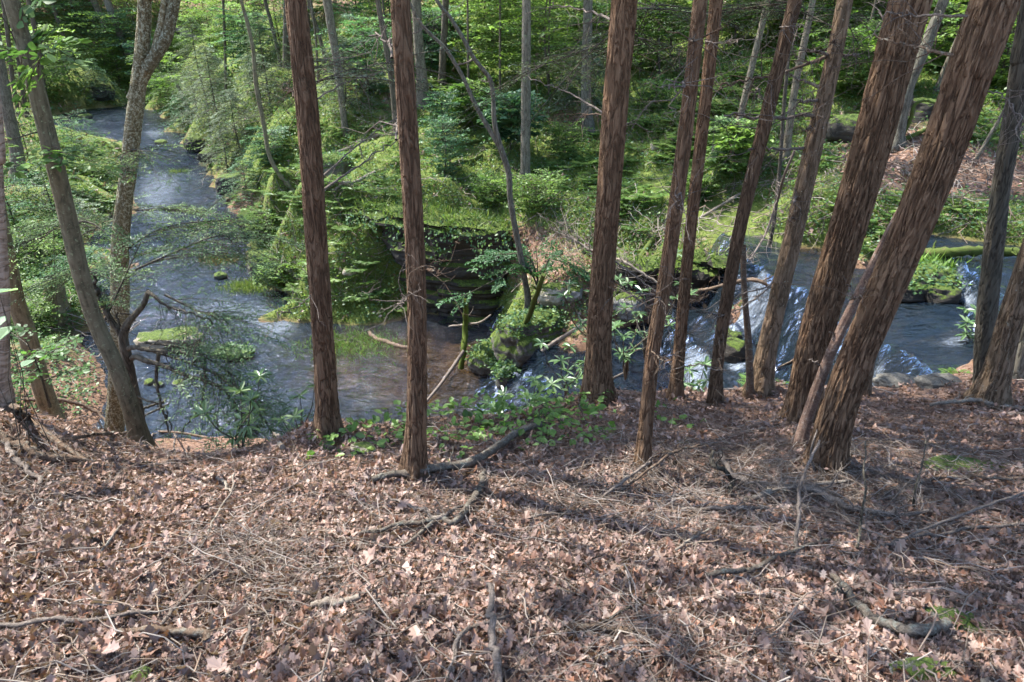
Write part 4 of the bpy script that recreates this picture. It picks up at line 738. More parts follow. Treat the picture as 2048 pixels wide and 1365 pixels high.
# ------------------------------------------------------------------ rocks
LTOP = []; RTOP = []
def ico(sub):
    import bmesh
    bm = bmesh.new(); bmesh.ops.create_icosphere(bm, subdivisions=sub, radius=1.); v = AT([x.co[:] for x in bm.verts]); f = AT([[q.index for q in p.verts] for p in bm.faces]); bm.free(); return v, f
ICO = {k: ico(k) for k in (3, 4, 5)}
def rock(label, px, py, w, h, dpt, mat, seed, name='boulder', sub=4, sink=.35, group=None, rot=None, rough=.22, base=None, yoff=0.):
    B = hit1(px, py, True) if base is None else AT(base, float); B[1] += yoff
    v, f = ICO[sub]; v = v.copy()
    n = fbm(v * 1.3 + seed * 5.1, 4, seed); st = fbm(v * AT([.8, .8, 3.]) + seed, 3, seed + 3)
    v = np.sign(v) * np.abs(v) ** .8
    v = v * (1 + rough * n[:, None] + .1 * np.round(st * 3)[:, None] / 3)
    v = v * AT([w / 2, dpt / 2, h / 2]); a = seed * 1.3 if rot is None else rot
    v = np.stack([v[:, 0] * math.cos(a) - v[:, 1] * math.sin(a), v[:, 0] * math.sin(a) + v[:, 1] * math.cos(a), v[:, 2]], -1) if rot is not None or abs(w - dpt) < .5 * w else v
    v[:, 2] += h / 2 - h * sink
    g = Geo(); g.add(v + B, f, smooth=True)
    if seed in (14, 15, 16, 22, 34, 12): q_ = v + B; RTOP.append(q_[v[:, 2] > .3 * h])
    return tag(g.build(name, mat, loc=B), label, 'rock', group)
R_LICH = rockmat('lichen_boulder', (.2, .16, .1), (.46, .42, .34), .3)
rock('long flat mossy boulder with white lichen lying in the stream', 341, 684, 1.55, .42, .8, R_LICH, 3, rot=.06, sink=.3)
rock('small bright green mossy rock in midstream beyond the flat boulder', 441, 554, .42, .2, .35, M_ROCK, 4)
rock('small round mossy rock in the water at the far bend', 172, 236, .8, .4, .6, M_ROCK, 5)
rock('little mossy rock in the far stream just right of the speckled forked tree', 322, 286, .8, .25, .6, M_ROCK, 6)
rock('tiny dark mossy stone in shallow water right of the leaning mossy trunk', 299, 766, .22, .13, .2, M_ROCK, 7, sub=3)
rock('tiny brown stone in shallow water, middle of three by the bare arms', 317, 771, .2, .1, .18, M_ROCKG, 8, sub=3)
rock('tiny brown stone in shallow water, rightmost of three by the bare arms', 356, 767, .24, .1, .2, M_ROCKG, 9, sub=3)
rock('mossy stone with twigs caught on it at the stream edge under the left bank', 213, 440, .5, .3, .4, M_ROCK, 10)
rock('low mossy stone with driftwood on it in midstream below the flat boulder', 470, 712, .75, .22, .5, M_ROCK, 12)
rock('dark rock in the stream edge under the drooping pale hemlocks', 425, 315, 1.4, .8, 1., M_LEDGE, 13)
rock('big mossy boulder with a leafy top dropping into the pool left of the cascade', 985, 732, 1., .75, .9, M_ROCK, 14, sub=5, sink=.35)
rock('mossy root-wrapped rock mass under the crooked forked tree', 1062, 690, 1.6, 1.0, 1.1, M_ROCK, 15, sub=5, sink=.4, yoff=.3)
rock('bright moss hump at the water line just left of the small cascade', 1012, 760, .5, .5, .5, M_ROCK, 16, sink=.35)
rock('pale lichen-crusted boulder right of the crooked forked tree', 1104, 600, .75, .5, .6, R_LICH, 17, sub=5, sink=.3)
rock('squat grey stone beside the pale lichened boulder', 1148, 592, .4, .3, .35, M_ROCKG, 18)
rock('angular grey boulder in the stream behind the rhododendron', 1256, 620, .75, .55, .6, M_ROCKG, 19, sub=5, rough=.15)
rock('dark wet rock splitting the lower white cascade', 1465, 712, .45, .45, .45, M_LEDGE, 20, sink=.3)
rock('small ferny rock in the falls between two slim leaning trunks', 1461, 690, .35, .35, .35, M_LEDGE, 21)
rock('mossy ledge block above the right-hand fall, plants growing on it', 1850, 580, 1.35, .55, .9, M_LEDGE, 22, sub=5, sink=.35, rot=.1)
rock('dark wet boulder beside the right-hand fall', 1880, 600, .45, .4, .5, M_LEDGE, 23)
rock('low flat rock on the near shore just right of the largest hemlock', 1792, 770, .5, .15, .3, M_SHORE, 24, sink=.35)
rock('second low grey rock on the near shore, further right towards the crooked dark trunk', 1880, 770, .5, .13, .3, M_SHORE, 25, sink=.35, rot=.15)
rock('dark mossy outcrop between the limb-bearing hemlock and the massive one', 1700, 282, 1.5, 1., 1.2, M_LEDGE, 26, sub=5)
rock('boulder held by roots beside the pale rooted tree', 1850, 236, .9, .75, .8, M_LEDGE, 27, sub=5)
rock('long pale rock half buried in leaf litter, moss along its right side', 1902, 940, .42, .12, .24, M_ROCKG, 28, sink=.45, rot=0.1)
rock('flat bluish-grey stone lying in dead leaves near the lower right', 1906, 1246, .2, .05, .12, M_ROCKG, 29, sink=.3, rot=-.2)
rock('grey-green stone at the bottom edge right corner among leaves', 1850, 1352, .22, .06, .1, M_ROCKG, 30, sink=.3, rot=0.)
rock('pale stone under leaves at the bank edge left of the slender hemlock', 728, 905, .2, .1, .12, R_LICH, 31, sink=.3)
rock('small moss cushion stone at the bottom edge', 276, 1366, .1, .06, .08, M_ROCK, 32, sink=.3)
rock('dark boulder under the roots on the brown slope beyond the bend', 205, 190, 2.6, 1.3, 1.6, M_LEDGE, 33, sub=5)
rock('mossy boulder on the steep bank behind the leftmost hemlock', 655, 345, 1.5, .9, 1., M_ROCK, 34, sub=5)
rock('dark hollow-sided rock high on the slope behind the stout dark trunk', 862, 95, 2.6, 1.6, 1.6, M_LEDGE, 35, sub=5)
rock('whitish rounded stone in the grass left of the thin hemlock pair', 1312, 296, .35, .22, .3, R_LICH, 36)
rock('white-patched stone on the leafy spit behind the leftmost hemlock', 700, 545, .35, .25, .3, R_LICH, 37)


def ledge(label, pixbase, zb, zt, depth, seed, nv=46, over=.35, name='rock_ledge', mat=None, lean=.0):
    """layered rock face: (px,py) line at its foot at height zb, top lip at zt, running back into the slope"""
    P = at_z(AT([p[0] for p in pixbase], float), AT([p[1] for p in pixbase], float), zb); nu = int(np.linalg.norm(np.diff(P, axis=0), axis=1).sum() / .05)
    C = catmull(P, nu); T = norm(np.gradient(C, axis=0)); Nn = norm(np.cross(T, ZUP)); Nn *= np.where(Nn[:, 1:2] > 0, -1, 1)
    v = np.linspace(0, 1, nv); s = np.arange(nu) * .05
    zt_ = np.interp(np.linspace(0, 1, nu), np.linspace(0, 1, len(zt)), zt) if np.ndim(zt) else np.full(nu, zt)
    S_, V_ = np.meshgrid(s, v)
    zz = (zb - .3) + (zt_[None] - zb + .3) * V_
    lay = zz * 5.5 + .0 + 1.9 * fbm(np.stack([S_ * .35, zz * .5], -1), 2, seed)
    stepn = _hash(np.floor(lay).astype(int), np.floor(S_ * .35 + 7 * _hash(np.floor(lay).astype(int), 0 * np.floor(lay).astype(int), 0 * np.floor(lay).astype(int), 3)).astype(int), 0 * S_.astype(int), seed)
    prof = over * V_ ** 1.6 + .34 * (stepn - .5) + .12 * fbm(np.stack([S_ * 1.2, zz * 3], -1), 4, seed + 2) + .35 * fbm(np.stack([S_ * .5, zz * .4], -1), 2, seed + 9)
    endf = np.minimum(1, np.minimum(np.arange(nu), np.arange(nu)[::-1]) * .05 / .5)[None]
    V3 = C[None] + Nn[None] * (prof * endf - .9 * (1 - endf))[..., None]; V3[..., 2] = zz
    back = np.linspace(0, 1, 12)[1:]; top = V3[-1][None] - Nn[None] * (depth * back)[:, None, None]; top[..., 2] += .14 * np.sin(np.minimum(back * 2.2, 1.57))[:, None] + .07 * fbm(np.stack([np.repeat(s[None], 11, 0) * 1.3, np.repeat(back[:, None], nu, 1) * 3], -1), 3, seed + 4) - .5 * (back[:, None] ** 3)
    A = np.concatenate([V3, top]); g = Geo(); g.add(A, grid_faces(nu, len(A)), smooth=False)
    LTOP.append(A[nv - 3:].reshape(-1, 3)); B = C[nu // 2]; return tag(g.build(name, mat or M_LEDGE, loc=B), label, 'rock ledge')
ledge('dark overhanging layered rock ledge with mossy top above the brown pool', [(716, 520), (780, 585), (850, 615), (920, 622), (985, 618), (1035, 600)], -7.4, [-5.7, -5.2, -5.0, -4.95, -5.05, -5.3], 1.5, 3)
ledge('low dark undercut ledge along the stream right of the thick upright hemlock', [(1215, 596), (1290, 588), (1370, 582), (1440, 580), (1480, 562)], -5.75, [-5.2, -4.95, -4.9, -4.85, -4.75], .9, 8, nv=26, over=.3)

rock('dark rock jutting from the stream bank under the curved sapling stem', 470, 378, 1.3, 1.0, 1.1, M_LEDGE, 41, sub=5)
rock('dark mossy rock low on the stream bank nearest the mossy spit', 508, 455, 1.1, .9, .9, M_LEDGE, 42, sub=5)
rock('dark rock at the stream edge just below the short leaning dead trunk', 392, 296, 1.5, .9, 1.1, M_LEDGE, 43, sub=5)
rock('mossy rock at the tip of the green spit behind the leftmost hemlock', 528, 540, .9, .8, .8, M_ROCK, 44, sub=5)
# ------------------------------------------------------------------ forest floor
def near_pts(n, px0=-700, px1=2800, py0=680, py1=1480, ymax=11.2):
    px = px0 + (px1 - px0) * rng.random(n); py = py0 + (py1 - py0) * rng.random(n) ** .9
    p = hit(px, py, True); return p[(p[:, 1] < ymax) & (p[:, 2] > Lw(p[:, 0], p[:, 1]) + .03)]
def gnormal(p):
    e = .08; a = (H(p[:, 0] + e, p[:, 1]) - H(p[:, 0] - e, p[:, 1])) / (2 * e); b = (H(p[:, 0], p[:, 1] + e) - H(p[:, 0], p[:, 1] - e)) / (2 * e)
    return norm(np.stack([-a, -b, np.ones(len(p))], -1))
def fan(outline): o = AT(outline, float); n = len(o); return np.vstack([[.45, 0, 0], np.c_[o, np.zeros(n)]]), AT([[0, i + 1, (i + 1) % n + 1] for i in range(n)])
def sym(half): h = AT(half, float); return np.vstack([h, h[::-1][1:-1] * AT([1, -1])])
OAK = fan(sym([(0, 0), (.12, .06), (.2, .2), (.3, .1), (.4, .27), (.52, .12), (.62, .32), (.72, .14), (.84, .2), (.9, .08), (1, 0)]))
BEECH = fan(sym([(0, 0), (.15, .14), (.35, .25), (.6, .24), (.82, .13), (1, 0)]))
MAPLE = fan(sym([(0, 0), (.05, .2), (-.05, .4), (.2, .34), (.3, .52), (.45, .3), (.62, .36), (.68, .2), (.8, .16), (1, 0)]))
CHIP = fan(sym([(.1, 0), (.2, .25), (.5, .18), (.62, .3), (.8, .1), (.85, 0)]))
DEADC = [(0.199, 0.113, 0.083), (0.254, 0.165, 0.132), (0.126, 0.072, 0.053), (0.318, 0.227, 0.192), (0.211, 0.126, 0.093), (0.204, 0.095, 0.056), (0.271, 0.183, 0.154), (0.193, 0.131, 0.109)]
g = Geo()
def litter(p, sz, tpl, tilt=.45, cols=DEADC, lift=.012):
    n = len(p); nr = norm(gnormal(p) + tilt * rng.standard_normal((n, 3))); ax = rdir(n); s = sz * (.55 + .8 * rng.random(n))
    q = p + nr * lift * rng.random((n, 1)); q[:, 2] += .006 + .25 * tilt * s * rng.random(n)
    cu = np.c_[.5 * rng.standard_normal(n) + .2, 1.1 * rng.standard_normal(n) + .6, .8 * rng.standard_normal(n)]
    add_leaves(g, q, ax, nr, s, tpl, cols, cu, jit=.2)
P0 = near_pts(205000); gr = green_at(P0[:, 0], P0[:, 1], P0[:, 2]); P0 = P0[rng.random(len(P0)) > np.clip(gr * 1.1, 0, .8)]
k = len(P0); c = [0, int(k * .2), int(k * .5), int(k * .56), k]
for a, b, tpl, sz in zip(c[:-1], c[1:], (OAK, BEECH, MAPLE, CHIP), (.046, .038, .05, .028)): litter(P0[a:b], sz, tpl, .24)
P1 = near_pts(900, py0=1000); litter(P1[:550], .08, OAK, .3, lift=.02); litter(P1[550:700], .08, MAPLE, .35, lift=.02); litter(P1[700:], .075, BEECH, .35, lift=.02)
for B in (BA, BB, BC, BD, BE, BF, BH, BI, BJ, BL, B2):
    a = rng.random(90) * 6.28; r = .12 + .22 * rng.random(90) ** .7; q = B + np.c_[r * np.cos(a), r * np.sin(a), 0 * a]; q[:, 2] = H(q[:, 0], q[:, 1]) + .05 * np.exp(-(r - .12) / .08); litter(q, .05, BEECH, .6, lift=.03)
# the far banks' litter
px = -450 + 3000 * rng.random(56000); py = -10 + 680 * rng.random(56000); Pf = hit(px, py); Pf = Pf[(Pf[:, 2] > Lw(Pf[:, 0], Pf[:, 1]) + .06) & (Pf[:, 1] > 9)]
gr = green_at(Pf[:, 0], Pf[:, 1], Pf[:, 2]); Pf = Pf[rng.random(len(Pf)) > np.clip(gr * 1.15, 0, .9)]
nf_ = Pf[:, 1] > 26; litter(Pf[~nf_], .11, T_DIAMOND, .4); litter(Pf[nf_], .24, T_DIAMOND, .4)
tag(g.build('leaf_litter', M_DEAD), 'dead brown oak, beech and maple leaves carpeting the forest floor', kind='stuff')
# twigs strewn over the leaves
g = Geo()
def strew(p, ln, rad, K=5, S=3, cols=None, lift=.02, tilt=.12):
    n = len(p); d = rdir(n, .1); nr = gnormal(p); d = norm(d - nr * (d * nr).sum(1, keepdims=True) + tilt * nr * rng.standard_normal((n, 1)))
    l = ln * (.3 + 1.1 * rng.random(n) ** 1.6); s = np.linspace(-.5, .5, K)
    P = p[:, None] + d[:, None] * (l[:, None] * s)[..., None]; P[:, 1:] += np.cumsum(rng.standard_normal((n, K - 1, 3)) * .05 * l[:, None, None], 1)
    P[..., 2] = np.maximum(P[..., 2], H(P[..., 0], P[..., 1]) + .004) + lift * rng.random((n, 1))
    R = rad * (.5 + rng.random((n, 1))) * np.linspace(1.1, .45, K)[None]
    v, f = tubes(P, R, S); cc = rcol(n, cols, .2); g.add(v, f, np.repeat(cc, (K - 1) * S, 0))
TWC = [(.15, .115, .09), (.24, .2, .17), (.085, .062, .047), (.29, .25, .22), (.19, .13, .09)]
strew(near_pts(12500), .2, .0014, cols=TWC); strew(near_pts(2300), .42, .0028, K=7, S=4, cols=TWC, lift=.04)
strew(near_pts(46000), .1, .0008, K=3, cols=TWC, lift=.03)
for bx, by, n, rx, ry in [(1540, 960, 1500, 200, 55), (1500, 985, 900, 300, 70), (560, 1180, 260, 90, 60), (540, 1100, 240, 110, 50), (1250, 1010, 260, 120, 50), (900, 1020, 260, 150, 50), (1900, 1040, 300, 140, 90), (300, 920, 260, 200, 25), (1700, 900, 240, 180, 40), (60, 1010, 160, 80, 60), (1350, 1290, 240, 200, 50)]:
    q = hit(bx + rx * rng.standard_normal(n), by + ry * rng.standard_normal(n)); q = q[(q[:, 1] < 8) & (q[:, 1] > .6)]
    if len(q): strew(q, .3, .0019, K=6, S=3, cols=TWC, lift=.07, tilt=.4)
px = 400 + 1700 * rng.random(2600); py = 200 + 400 * rng.random(2600); Pf = hit(px, py); Pf = Pf[(Pf[:, 2] > Lw(Pf[:, 0], Pf[:, 1]) + .05) & (Pf[:, 1] > 9)]
strew(Pf, .8, .008, K=5, S=3, cols=TWC, lift=.1, tilt=.2)
for bx, by, n, rx, ry in [(1880, 360, 130, 120, 35), (1400, 460, 130, 90, 40), (1340, 560, 60, 60, 25), (460, 420, 60, 40, 50), (330, 200, 60, 30, 20), (190, 660, 90, 40, 60), (150, 480, 80, 60, 70)]:
    q = hit(bx + rx * rng.standard_normal(n), by + ry * rng.standard_normal(n)); strew(q, 1.1, .009, K=6, S=3, cols=TWC, lift=.25, tilt=.35)
tag(g.build('twig_litter', M_DEAD), 'grey twigs and bits of dead branch strewn over the leaves', kind='stuff')

# grass, low leafy cover and ferns
def far_pts(n, thr, soft=.25, px0=-420, px1=2480, py0=-10, py1=680, wet=.04):
    px = px0 + (px1 - px0) * rng.random(n); py = py0 + (py1 - py0) * rng.random(n); p = hit(px, py)
    gq = green_at(p[:, 0], p[:, 1], p[:, 2]) + .3 * fbm(p[:, :2] * .6, 3, 77)
    return p[(p[:, 2] > Lw(p[:, 0], p[:, 1]) + wet) & (p[:, 1] > 8.5) & (rng.random(n) < sstep(thr - soft, thr + soft, gq))]
GRS = [(.1, .16, .035), (.14, .19, .05), (.075, .13, .03), (.18, .2, .08)]
g = Geo(); p = far_pts(185000, .55); n = len(p); dist = np.linalg.norm(p, axis=1)
ax = np.c_[.55 * rng.standard_normal((n, 2)), .75 + .3 * rng.random(n)]; add_leaves(g, p, ax, rdir(n), (.06 + .11 * rng.random(n)) * np.clip(dist / 18, .6, 1.6), (AT([[0, .05, 0], [.6, .05, .06], [1, 0, .25], [.6, -.05, .06], [0, -.05, 0]]), AT([[0, 1, 2, 3, 4]])), GRS)
for lt, k in zip(LTOP, (2600, 700)):
    p = lt[rng.integers(0, len(lt), k)] + .05 * rng.standard_normal((k, 3)); ax = np.c_[.6 * rng.standard_normal((k, 2)) - AT([0, .35]), .5 + .4 * rng.random(k)]; add_leaves(g, p, ax, rdir(k), .12 + .16 * rng.random(k), (AT([[0, .05, 0], [.6, .05, .06], [1, 0, .25], [.6, -.05, .06], [0, -.05, 0]]), AT([[0, 1, 2, 3, 4]])), GRS)
tag(g.build('grass', M_GRASS), 'bright green fine grass on the mossy banks', kind='stuff')
g = Geo(); p = far_pts(108000, .28, .4); n = len(p); p = p + AT([0, 0, 1.]) * (.03 + .25 * rng.random((n, 1)) ** 1.5)
add_leaves(g, p, rdir(n, .4), norm(AT([0, 0, 1.]) + .5 * rng.standard_normal((n, 3))), (.055 + .05 * rng.random(n)) * np.clip(np.linalg.norm(p, axis=1) / 20, .8, 2.8), T_DIAMOND, G_HARD + G_BLUE + [(.13, .17, .05)], jit=.2)
q = hit(-60 + 320 * rng.random(9000), 380 + 500 * rng.random(9000)); q = q[(q[:, 2] > Lw(q[:, 0], q[:, 1]) + .05) & (q[:, 1] > 7.5)]; n = len(q); q[:, 2] += .5 * rng.random(n) ** 2
add_leaves(g, q, rdir(n, .4), norm(AT([0, 0, 1.]) + .5 * rng.standard_normal((n, 3))), .05 + .05 * rng.random(n), T_DIAMOND, G_HARD + G_BLUE, jit=.2)
lip = LTOP[0].reshape(3, -1, 3)[0] if len(LTOP[0]) % 3 == 0 else LTOP[0][:len(LTOP[0]) // 14]
nl_ = 1300; p = LTOP[0][rng.integers(0, max(1, len(LTOP[0]) // 7), nl_)] + .06 * rng.standard_normal((nl_, 3)); dn = rng.random(nl_) ** 2.2; un = .5 + .5 * vnoise(np.c_[p[:, 0] * 1.7, p[:, 0] * 0], 5)
p[:, 2] -= dn * 1.3 * un; p[:, 1] -= .1 + .22 * un
add_leaves(g, p, np.c_[.5 * rng.standard_normal((nl_, 2)) - AT([0, .3]), -.5 * np.ones(nl_)], norm(AT([0, -.8, .6]) + .4 * rng.standard_normal((nl_, 3))), .045 + .06 * rng.random(nl_), T_DIAMOND, G_HARD + G_BLUE, jit=.2)
for lt in RTOP + [LTOP[0]]:
    n = min(900, len(lt) * 3); p = lt[rng.integers(0, len(lt), n)] + .04 * rng.standard_normal((n, 3)) + AT([0, 0, .03])
    add_leaves(g, p, rdir(n, .4), norm(AT([0, -.3, 1.]) + .5 * rng.standard_normal((n, 3))), .04 + .05 * rng.random(n), T_DIAMOND, G_HARD + G_BLUE, jit=.2)
tag(g.build('ground_cover', M_LEAF), 'low leafy herbs and seedlings covering the banks', kind='stuff')
def fern(g, B, r, nf=7, cols=None, np_=13):
    n = len(B); az = rng.random((n, 1)) * 6.28 + np.arange(nf)[None] * 6.28 / nf + .3 * rng.standard_normal((n, nf)); rr = r[:, None] * (.75 + .4 * rng.random((n, nf)))
    s = (np.arange(np_) + .8) / np_
    d = np.stack([np.cos(az), np.sin(az)], -1)
    x = rr[..., None] * s; z = rr[..., None] * (.85 * s - .62 * s ** 2)
    c = np.concatenate([d[:, :, None] * x[..., None], z[..., None]], -1) + B[:, None, None]
    sd = np.stack([-d[..., 1], d[..., 0], 0 * d[..., 0]], -1)[:, :, None]
    ln = rr[..., None] * .34 * np.sin(np.pi * np.clip(s * .86 + .12, 0, 1))
    for sg in (1, -1):
        a = sd * sg + .35 * np.concatenate([d, 0 * d[..., :1]], -1)[:, :, None] + np.zeros_like(c)
        a[..., 2] -= .15
        pos = c.reshape(-1, 3); m = len(pos); cc = np.repeat(rcol(n, cols, .18), nf * np_, 0)
        add_leaves(g, pos, a.reshape(-1, 3), np.broadcast_to(ZUP, (m, 3)) + .25 * rng.standard_normal((m, 3)), ln.ravel(), T_NEEDLE, None, colv=cc)
FERN = [(.09, .16, .03), (.13, .2, .045), (.07, .13, .035)]
g = Geo(); B = []
for bx, by, n, rx, ry in [(1440, 230, 170, 90, 60), (1400, 290, 60, 60, 30), (1560, 190, 60, 60, 60), (1640, 60, 50, 60, 40), (1720, 130, 60, 50, 60), (1990, 170, 50, 40, 60), (520, 320, 60, 50, 50), (480, 420, 40, 30, 40), (590, 480, 8, 40, 60), (740, 570, 10, 40, 20), (560, 590, 20, 30, 20), (160, 430, 40, 60, 60), (700, 400, 30, 60, 30), (1300, 380, 60, 60, 30), (900, 170, 50, 40, 30), (1180, 330, 40, 60, 20), (640, 470, 8, 50, 30), (200, 350, 50, 60, 40), (80, 560, 50, 60, 60), (1880, 540, 14, 30, 12), (1790, 440, 14, 60, 30), (700, 260, 40, 60, 40)]:
    q = hit(bx + rx * rng.standard_normal(n), by + ry * rng.standard_normal(n)); B.append(q[(q[:, 2] > Lw(q[:, 0], q[:, 1]) + .1) & (q[:, 1] > 8)])
B = np.concatenate(B); fern(g, B, .32 + .25 * rng.random(len(B)), cols=FERN)
tag(g.build('fern_bed', M_LEAF), 'drifts of bright green ferns on the far slope', kind='stuff')
# ------------------------------------------------------------------ fallen branches and sticks, each its own thing
def fallen(label, pix, mat, lift=0., twigs=6, tl=.25, name='fallen_branch', cat='fallen branch', seed=None, tail=.5, water=True, rough=.006, sides=10):
    """pix: (px, py, width px[, height above the ground])"""
    seed = int(pix[0][0] * 7 + pix[0][1]) if seed is None else seed; r_ = np.random.default_rng(seed)
    pp = AT([q[:2] for q in pix], float); Q = hit(pp[:, 0], pp[:, 1], water)
    rows = []
    for q, p in zip(pix, Q):
        hh = q[3] if len(q) > 3 else 0.
        if hh: p = p * (1 - min(hh / max(-p[2], .5), .8))          # lifted towards the eye so that it stands hh above the leaves
        t = p[1] * CP - p[2] * SP; r = q[2] / 2 / F * t * 1.05
        rows.append(np.r_[p + AT([0, 0, r * .8 + lift + (.04 if p[1] < 8 else 0) if not hh else 0]), r])
    C = catmull(AT(rows), max(10, 7 * len(rows))); n = len(C)
    C[:, :3] += rough * fbm(np.c_[np.arange(n) * .35, np.full(n, seed * 1.7)][:, :2], 2, seed)[:, None] * AT([1, 1, .6]) * 2
    if not any(len(q) > 3 for q in pix): C[:, 2] = np.maximum(C[:, 2], H(C[:, 0], C[:, 1]) + .5 * C[:, 3] + np.where(C[:, 1] < 8, .035, 0))
    B = C[n // 2, :3]; g = Geo(); v, f = tubes(C[:, :3], C[:, 3], sides); v = v + .12 * np.repeat(C[:, 3], sides)[:, None] * r_.standard_normal((len(v), 1)); g.add(v, f)
    for e, dr in ((0, -1), (-1, 1)):
        pass
    if twigs:
        tp, tr = side_twigs(C[:, :3], None, twigs, tl, C[:, 3].mean() * .4, seed, .1)
        tp[..., 2] = np.maximum(tp[..., 2], H(tp[..., 0], tp[..., 1]) + .004); g.add(*tubes(tp, tr, 5))
        tp2, tr2 = side_twigs(tp.reshape(-1, 3), None, twigs * 2, tl * .45, C[:, 3].mean() * .22, seed + 1, .05); g.add(*tubes(tp2, tr2, 4))
    # end caps
    for idx, ring0 in ((0, 0), (-1, (n - 1) * sides)):
        m = len(v); g.add(np.vstack([v[ring0:ring0 + sides], C[idx, :3]]), AT([[i, (i + 1) % sides, sides] for i in range(sides)]))
    return tag(g.build(name, mat, loc=B), label, cat)
A_ = fallen
A_('long lichen-covered branch lying from the slender hemlock foot towards the leafy edge plants', [(748, 972, 12), (800, 962, 14), (850, 955, 15), (940, 940, 16), (1000, 904, 15), (1040, 876, 13), (1084, 860, 10)], M_LICHW, twigs=5)
A_('crooked lichened branch curling down in front of the slender hemlock', [(967, 958, 9), (962, 985, 12), (950, 1008, 13), (925, 1045, 13), (906, 1060, 11), (880, 1050, 8), (850, 1057, 9), (790, 1068, 8), (724, 1078, 6)], M_LICHW, twigs=8)
A_('thin lichened stick branching below the crooked branch', [(865, 1060, 7), (845, 1078, 8), (820, 1098, 6), (800, 1106, 4)], M_LICHW, twigs=3)
A_('bare forked stick ending at the crooked lichened branch', [(766, 1003, 4), (800, 1018, 6), (845, 1035, 8), (880, 1052, 9), (912, 1030, 7), (930, 1024, 5)], M_TWIG, twigs=4)
A_('broken thick lichened limb bending across the lower right litter', [(1658, 1168, 9), (1680, 1190, 13), (1697, 1215, 15), (1735, 1252, 17), (1770, 1272, 20), (1810, 1284, 22), (1850, 1280, 22), (1886, 1270, 20)], M_LICHW, twigs=6, tl=.16, rough=.004)
A_('straight grey-green stick pointing up right above the broken limb', [(1414, 1163, 10), (1474, 1161, 10), (1510, 1148, 9), (1549, 1130, 8), (1600, 1110, 6), (1656, 1094, 5)], M_LICHW, twigs=3)
A_('long pale dead branch arched at the right edge above the litter', [(1759, 1108, 5), (1800, 1092, 6), (1849, 1085, 6), (1950, 1072, 6), (2075, 1064, 6)], M_TWIG, twigs=5)
A_('raised bare branch sweeping to the right edge, steepest of three', [(1774, 1096, 4, .05), (1820, 1075, 5, .12), (1874, 1050, 5, .2), (1960, 1015, 5, .3), (2075, 975, 5, .4)], M_TWIG, twigs=6)
A_('dark bare branch across the far right litter, highest of three', [(1760, 1002, 6), (1799, 985, 7), (1850, 972, 7), (1899, 966, 7), (2070, 968, 6)], M_BRWN, twigs=6)
A_('dead branch fallen at the foot of the sunlit trunk, reaching the right edge', [(1855, 822, 5), (1900, 815, 7), (1960, 813, 8), (2000, 820, 8), (2075, 833, 7)], M_PALE, twigs=7)
A_('thick dead bough through the brush pile, largest of the heap', [(1440, 905, 8, .12), (1460, 940, 10, .1), (1500, 970, 12, .05), (1545, 990, 12), (1600, 992, 13), (1650, 1010, 13), (1702, 1030, 12), (1770, 1040, 10), (1860, 1036, 6)], M_TWIG, twigs=14, tl=.5)
A_('dark curved branch arching out of the brush pile', [(1425, 905, 7, .3), (1422, 920, 7, .25), (1440, 935, 8, .2), (1462, 948, 8, .1), (1462, 975, 7), (1455, 1000, 5)], M_DARK, twigs=8, tl=.4)
A_('pale stick lying flat along the front of the brush pile', [(1360, 1035, 7), (1420, 1032, 8), (1480, 1030, 8), (1535, 1028, 6)], M_TWIG, twigs=6)
A_('forked grey branch lying across the middle of the brush pile', [(1490, 1010, 10), (1530, 1005, 12), (1560, 990, 10), (1610, 985, 9), (1700, 975, 5)], M_PALE, twigs=8, tl=.4)
A_('long thin branch rising from the litter to the thin foreground hemlock', [(1040, 1050, 5), (1100, 1040, 6), (1180, 1010, 6, .06), (1250, 960, 6, .12), (1300, 925, 5, .2)], M_TWIG, twigs=8)
A_('dark springy branch looping left of the brush pile', [(1230, 1000, 4), (1270, 960, 5, .12), (1310, 930, 5, .25), (1350, 905, 5, .3), (1400, 890, 4, .35)], M_BRWN, twigs=12, tl=.4)
A_('bare upright sapling stick standing right of the brush pile', [(1592, 1106, 7), (1595, 1040, 7, .28), (1598, 985, 7, .5), (1614, 935, 6, .62), (1640, 880, 4, .75)], M_TWIG, twigs=5, tl=.3, name='dead_stick', cat='stick')
A_('thin dark upright stick below the largest hemlock', [(1712, 1107, 5), (1720, 1050, 5, .25), (1728, 985, 4, .5), (1730, 885, 3, .8)], M_DARK, twigs=4, name='dead_stick', cat='stick')
A_('thin dark upright stick in the right-hand litter, near the pale half-buried rock', [(1824, 1022, 5), (1832, 975, 4, .25), (1845, 930, 3, .45), (1852, 880, 2, .6)], M_DARK, twigs=4, name='dead_stick', cat='stick')
A_('thin bare shoot between the two largest leaning hemlocks', [(1628, 955, 4), (1622, 910, 4, .2), (1630, 870, 3, .4), (1650, 830, 3, .5)], M_TWIG, twigs=6, tl=.3, name='dead_stick', cat='stick')
A_('smooth pale stick lying left of centre in the foreground', [(622, 1232, 12), (660, 1226, 14), (716, 1217, 12)], M_PALE, twigs=0, name='dead_stick', cat='stick')
A_('long slender stick slanting up from the lower left leaves', [(303, 1318, 8), (318, 1285, 7), (340, 1250, 7), (390, 1195, 6), (437, 1153, 4)], M_TWIG, twigs=2, name='dead_stick', cat='stick')
A_('blurred upright stem close to the lens at the bottom centre', [(1000, 1385, 15), (993, 1320, 14, .1), (984, 1250, 13, .2), (979, 1165, 10, .3)], M_TWIG, twigs=0, name='dead_stick', cat='stick')
A_('bent stick at the bottom edge left of the blurred upright stem', [(900, 1365, 12), (908, 1320, 10, .05), (915, 1278, 9, .1), (960, 1250, 8, .08), (1020, 1232, 6, .05)], M_TWIG, twigs=2, name='dead_stick', cat='stick')
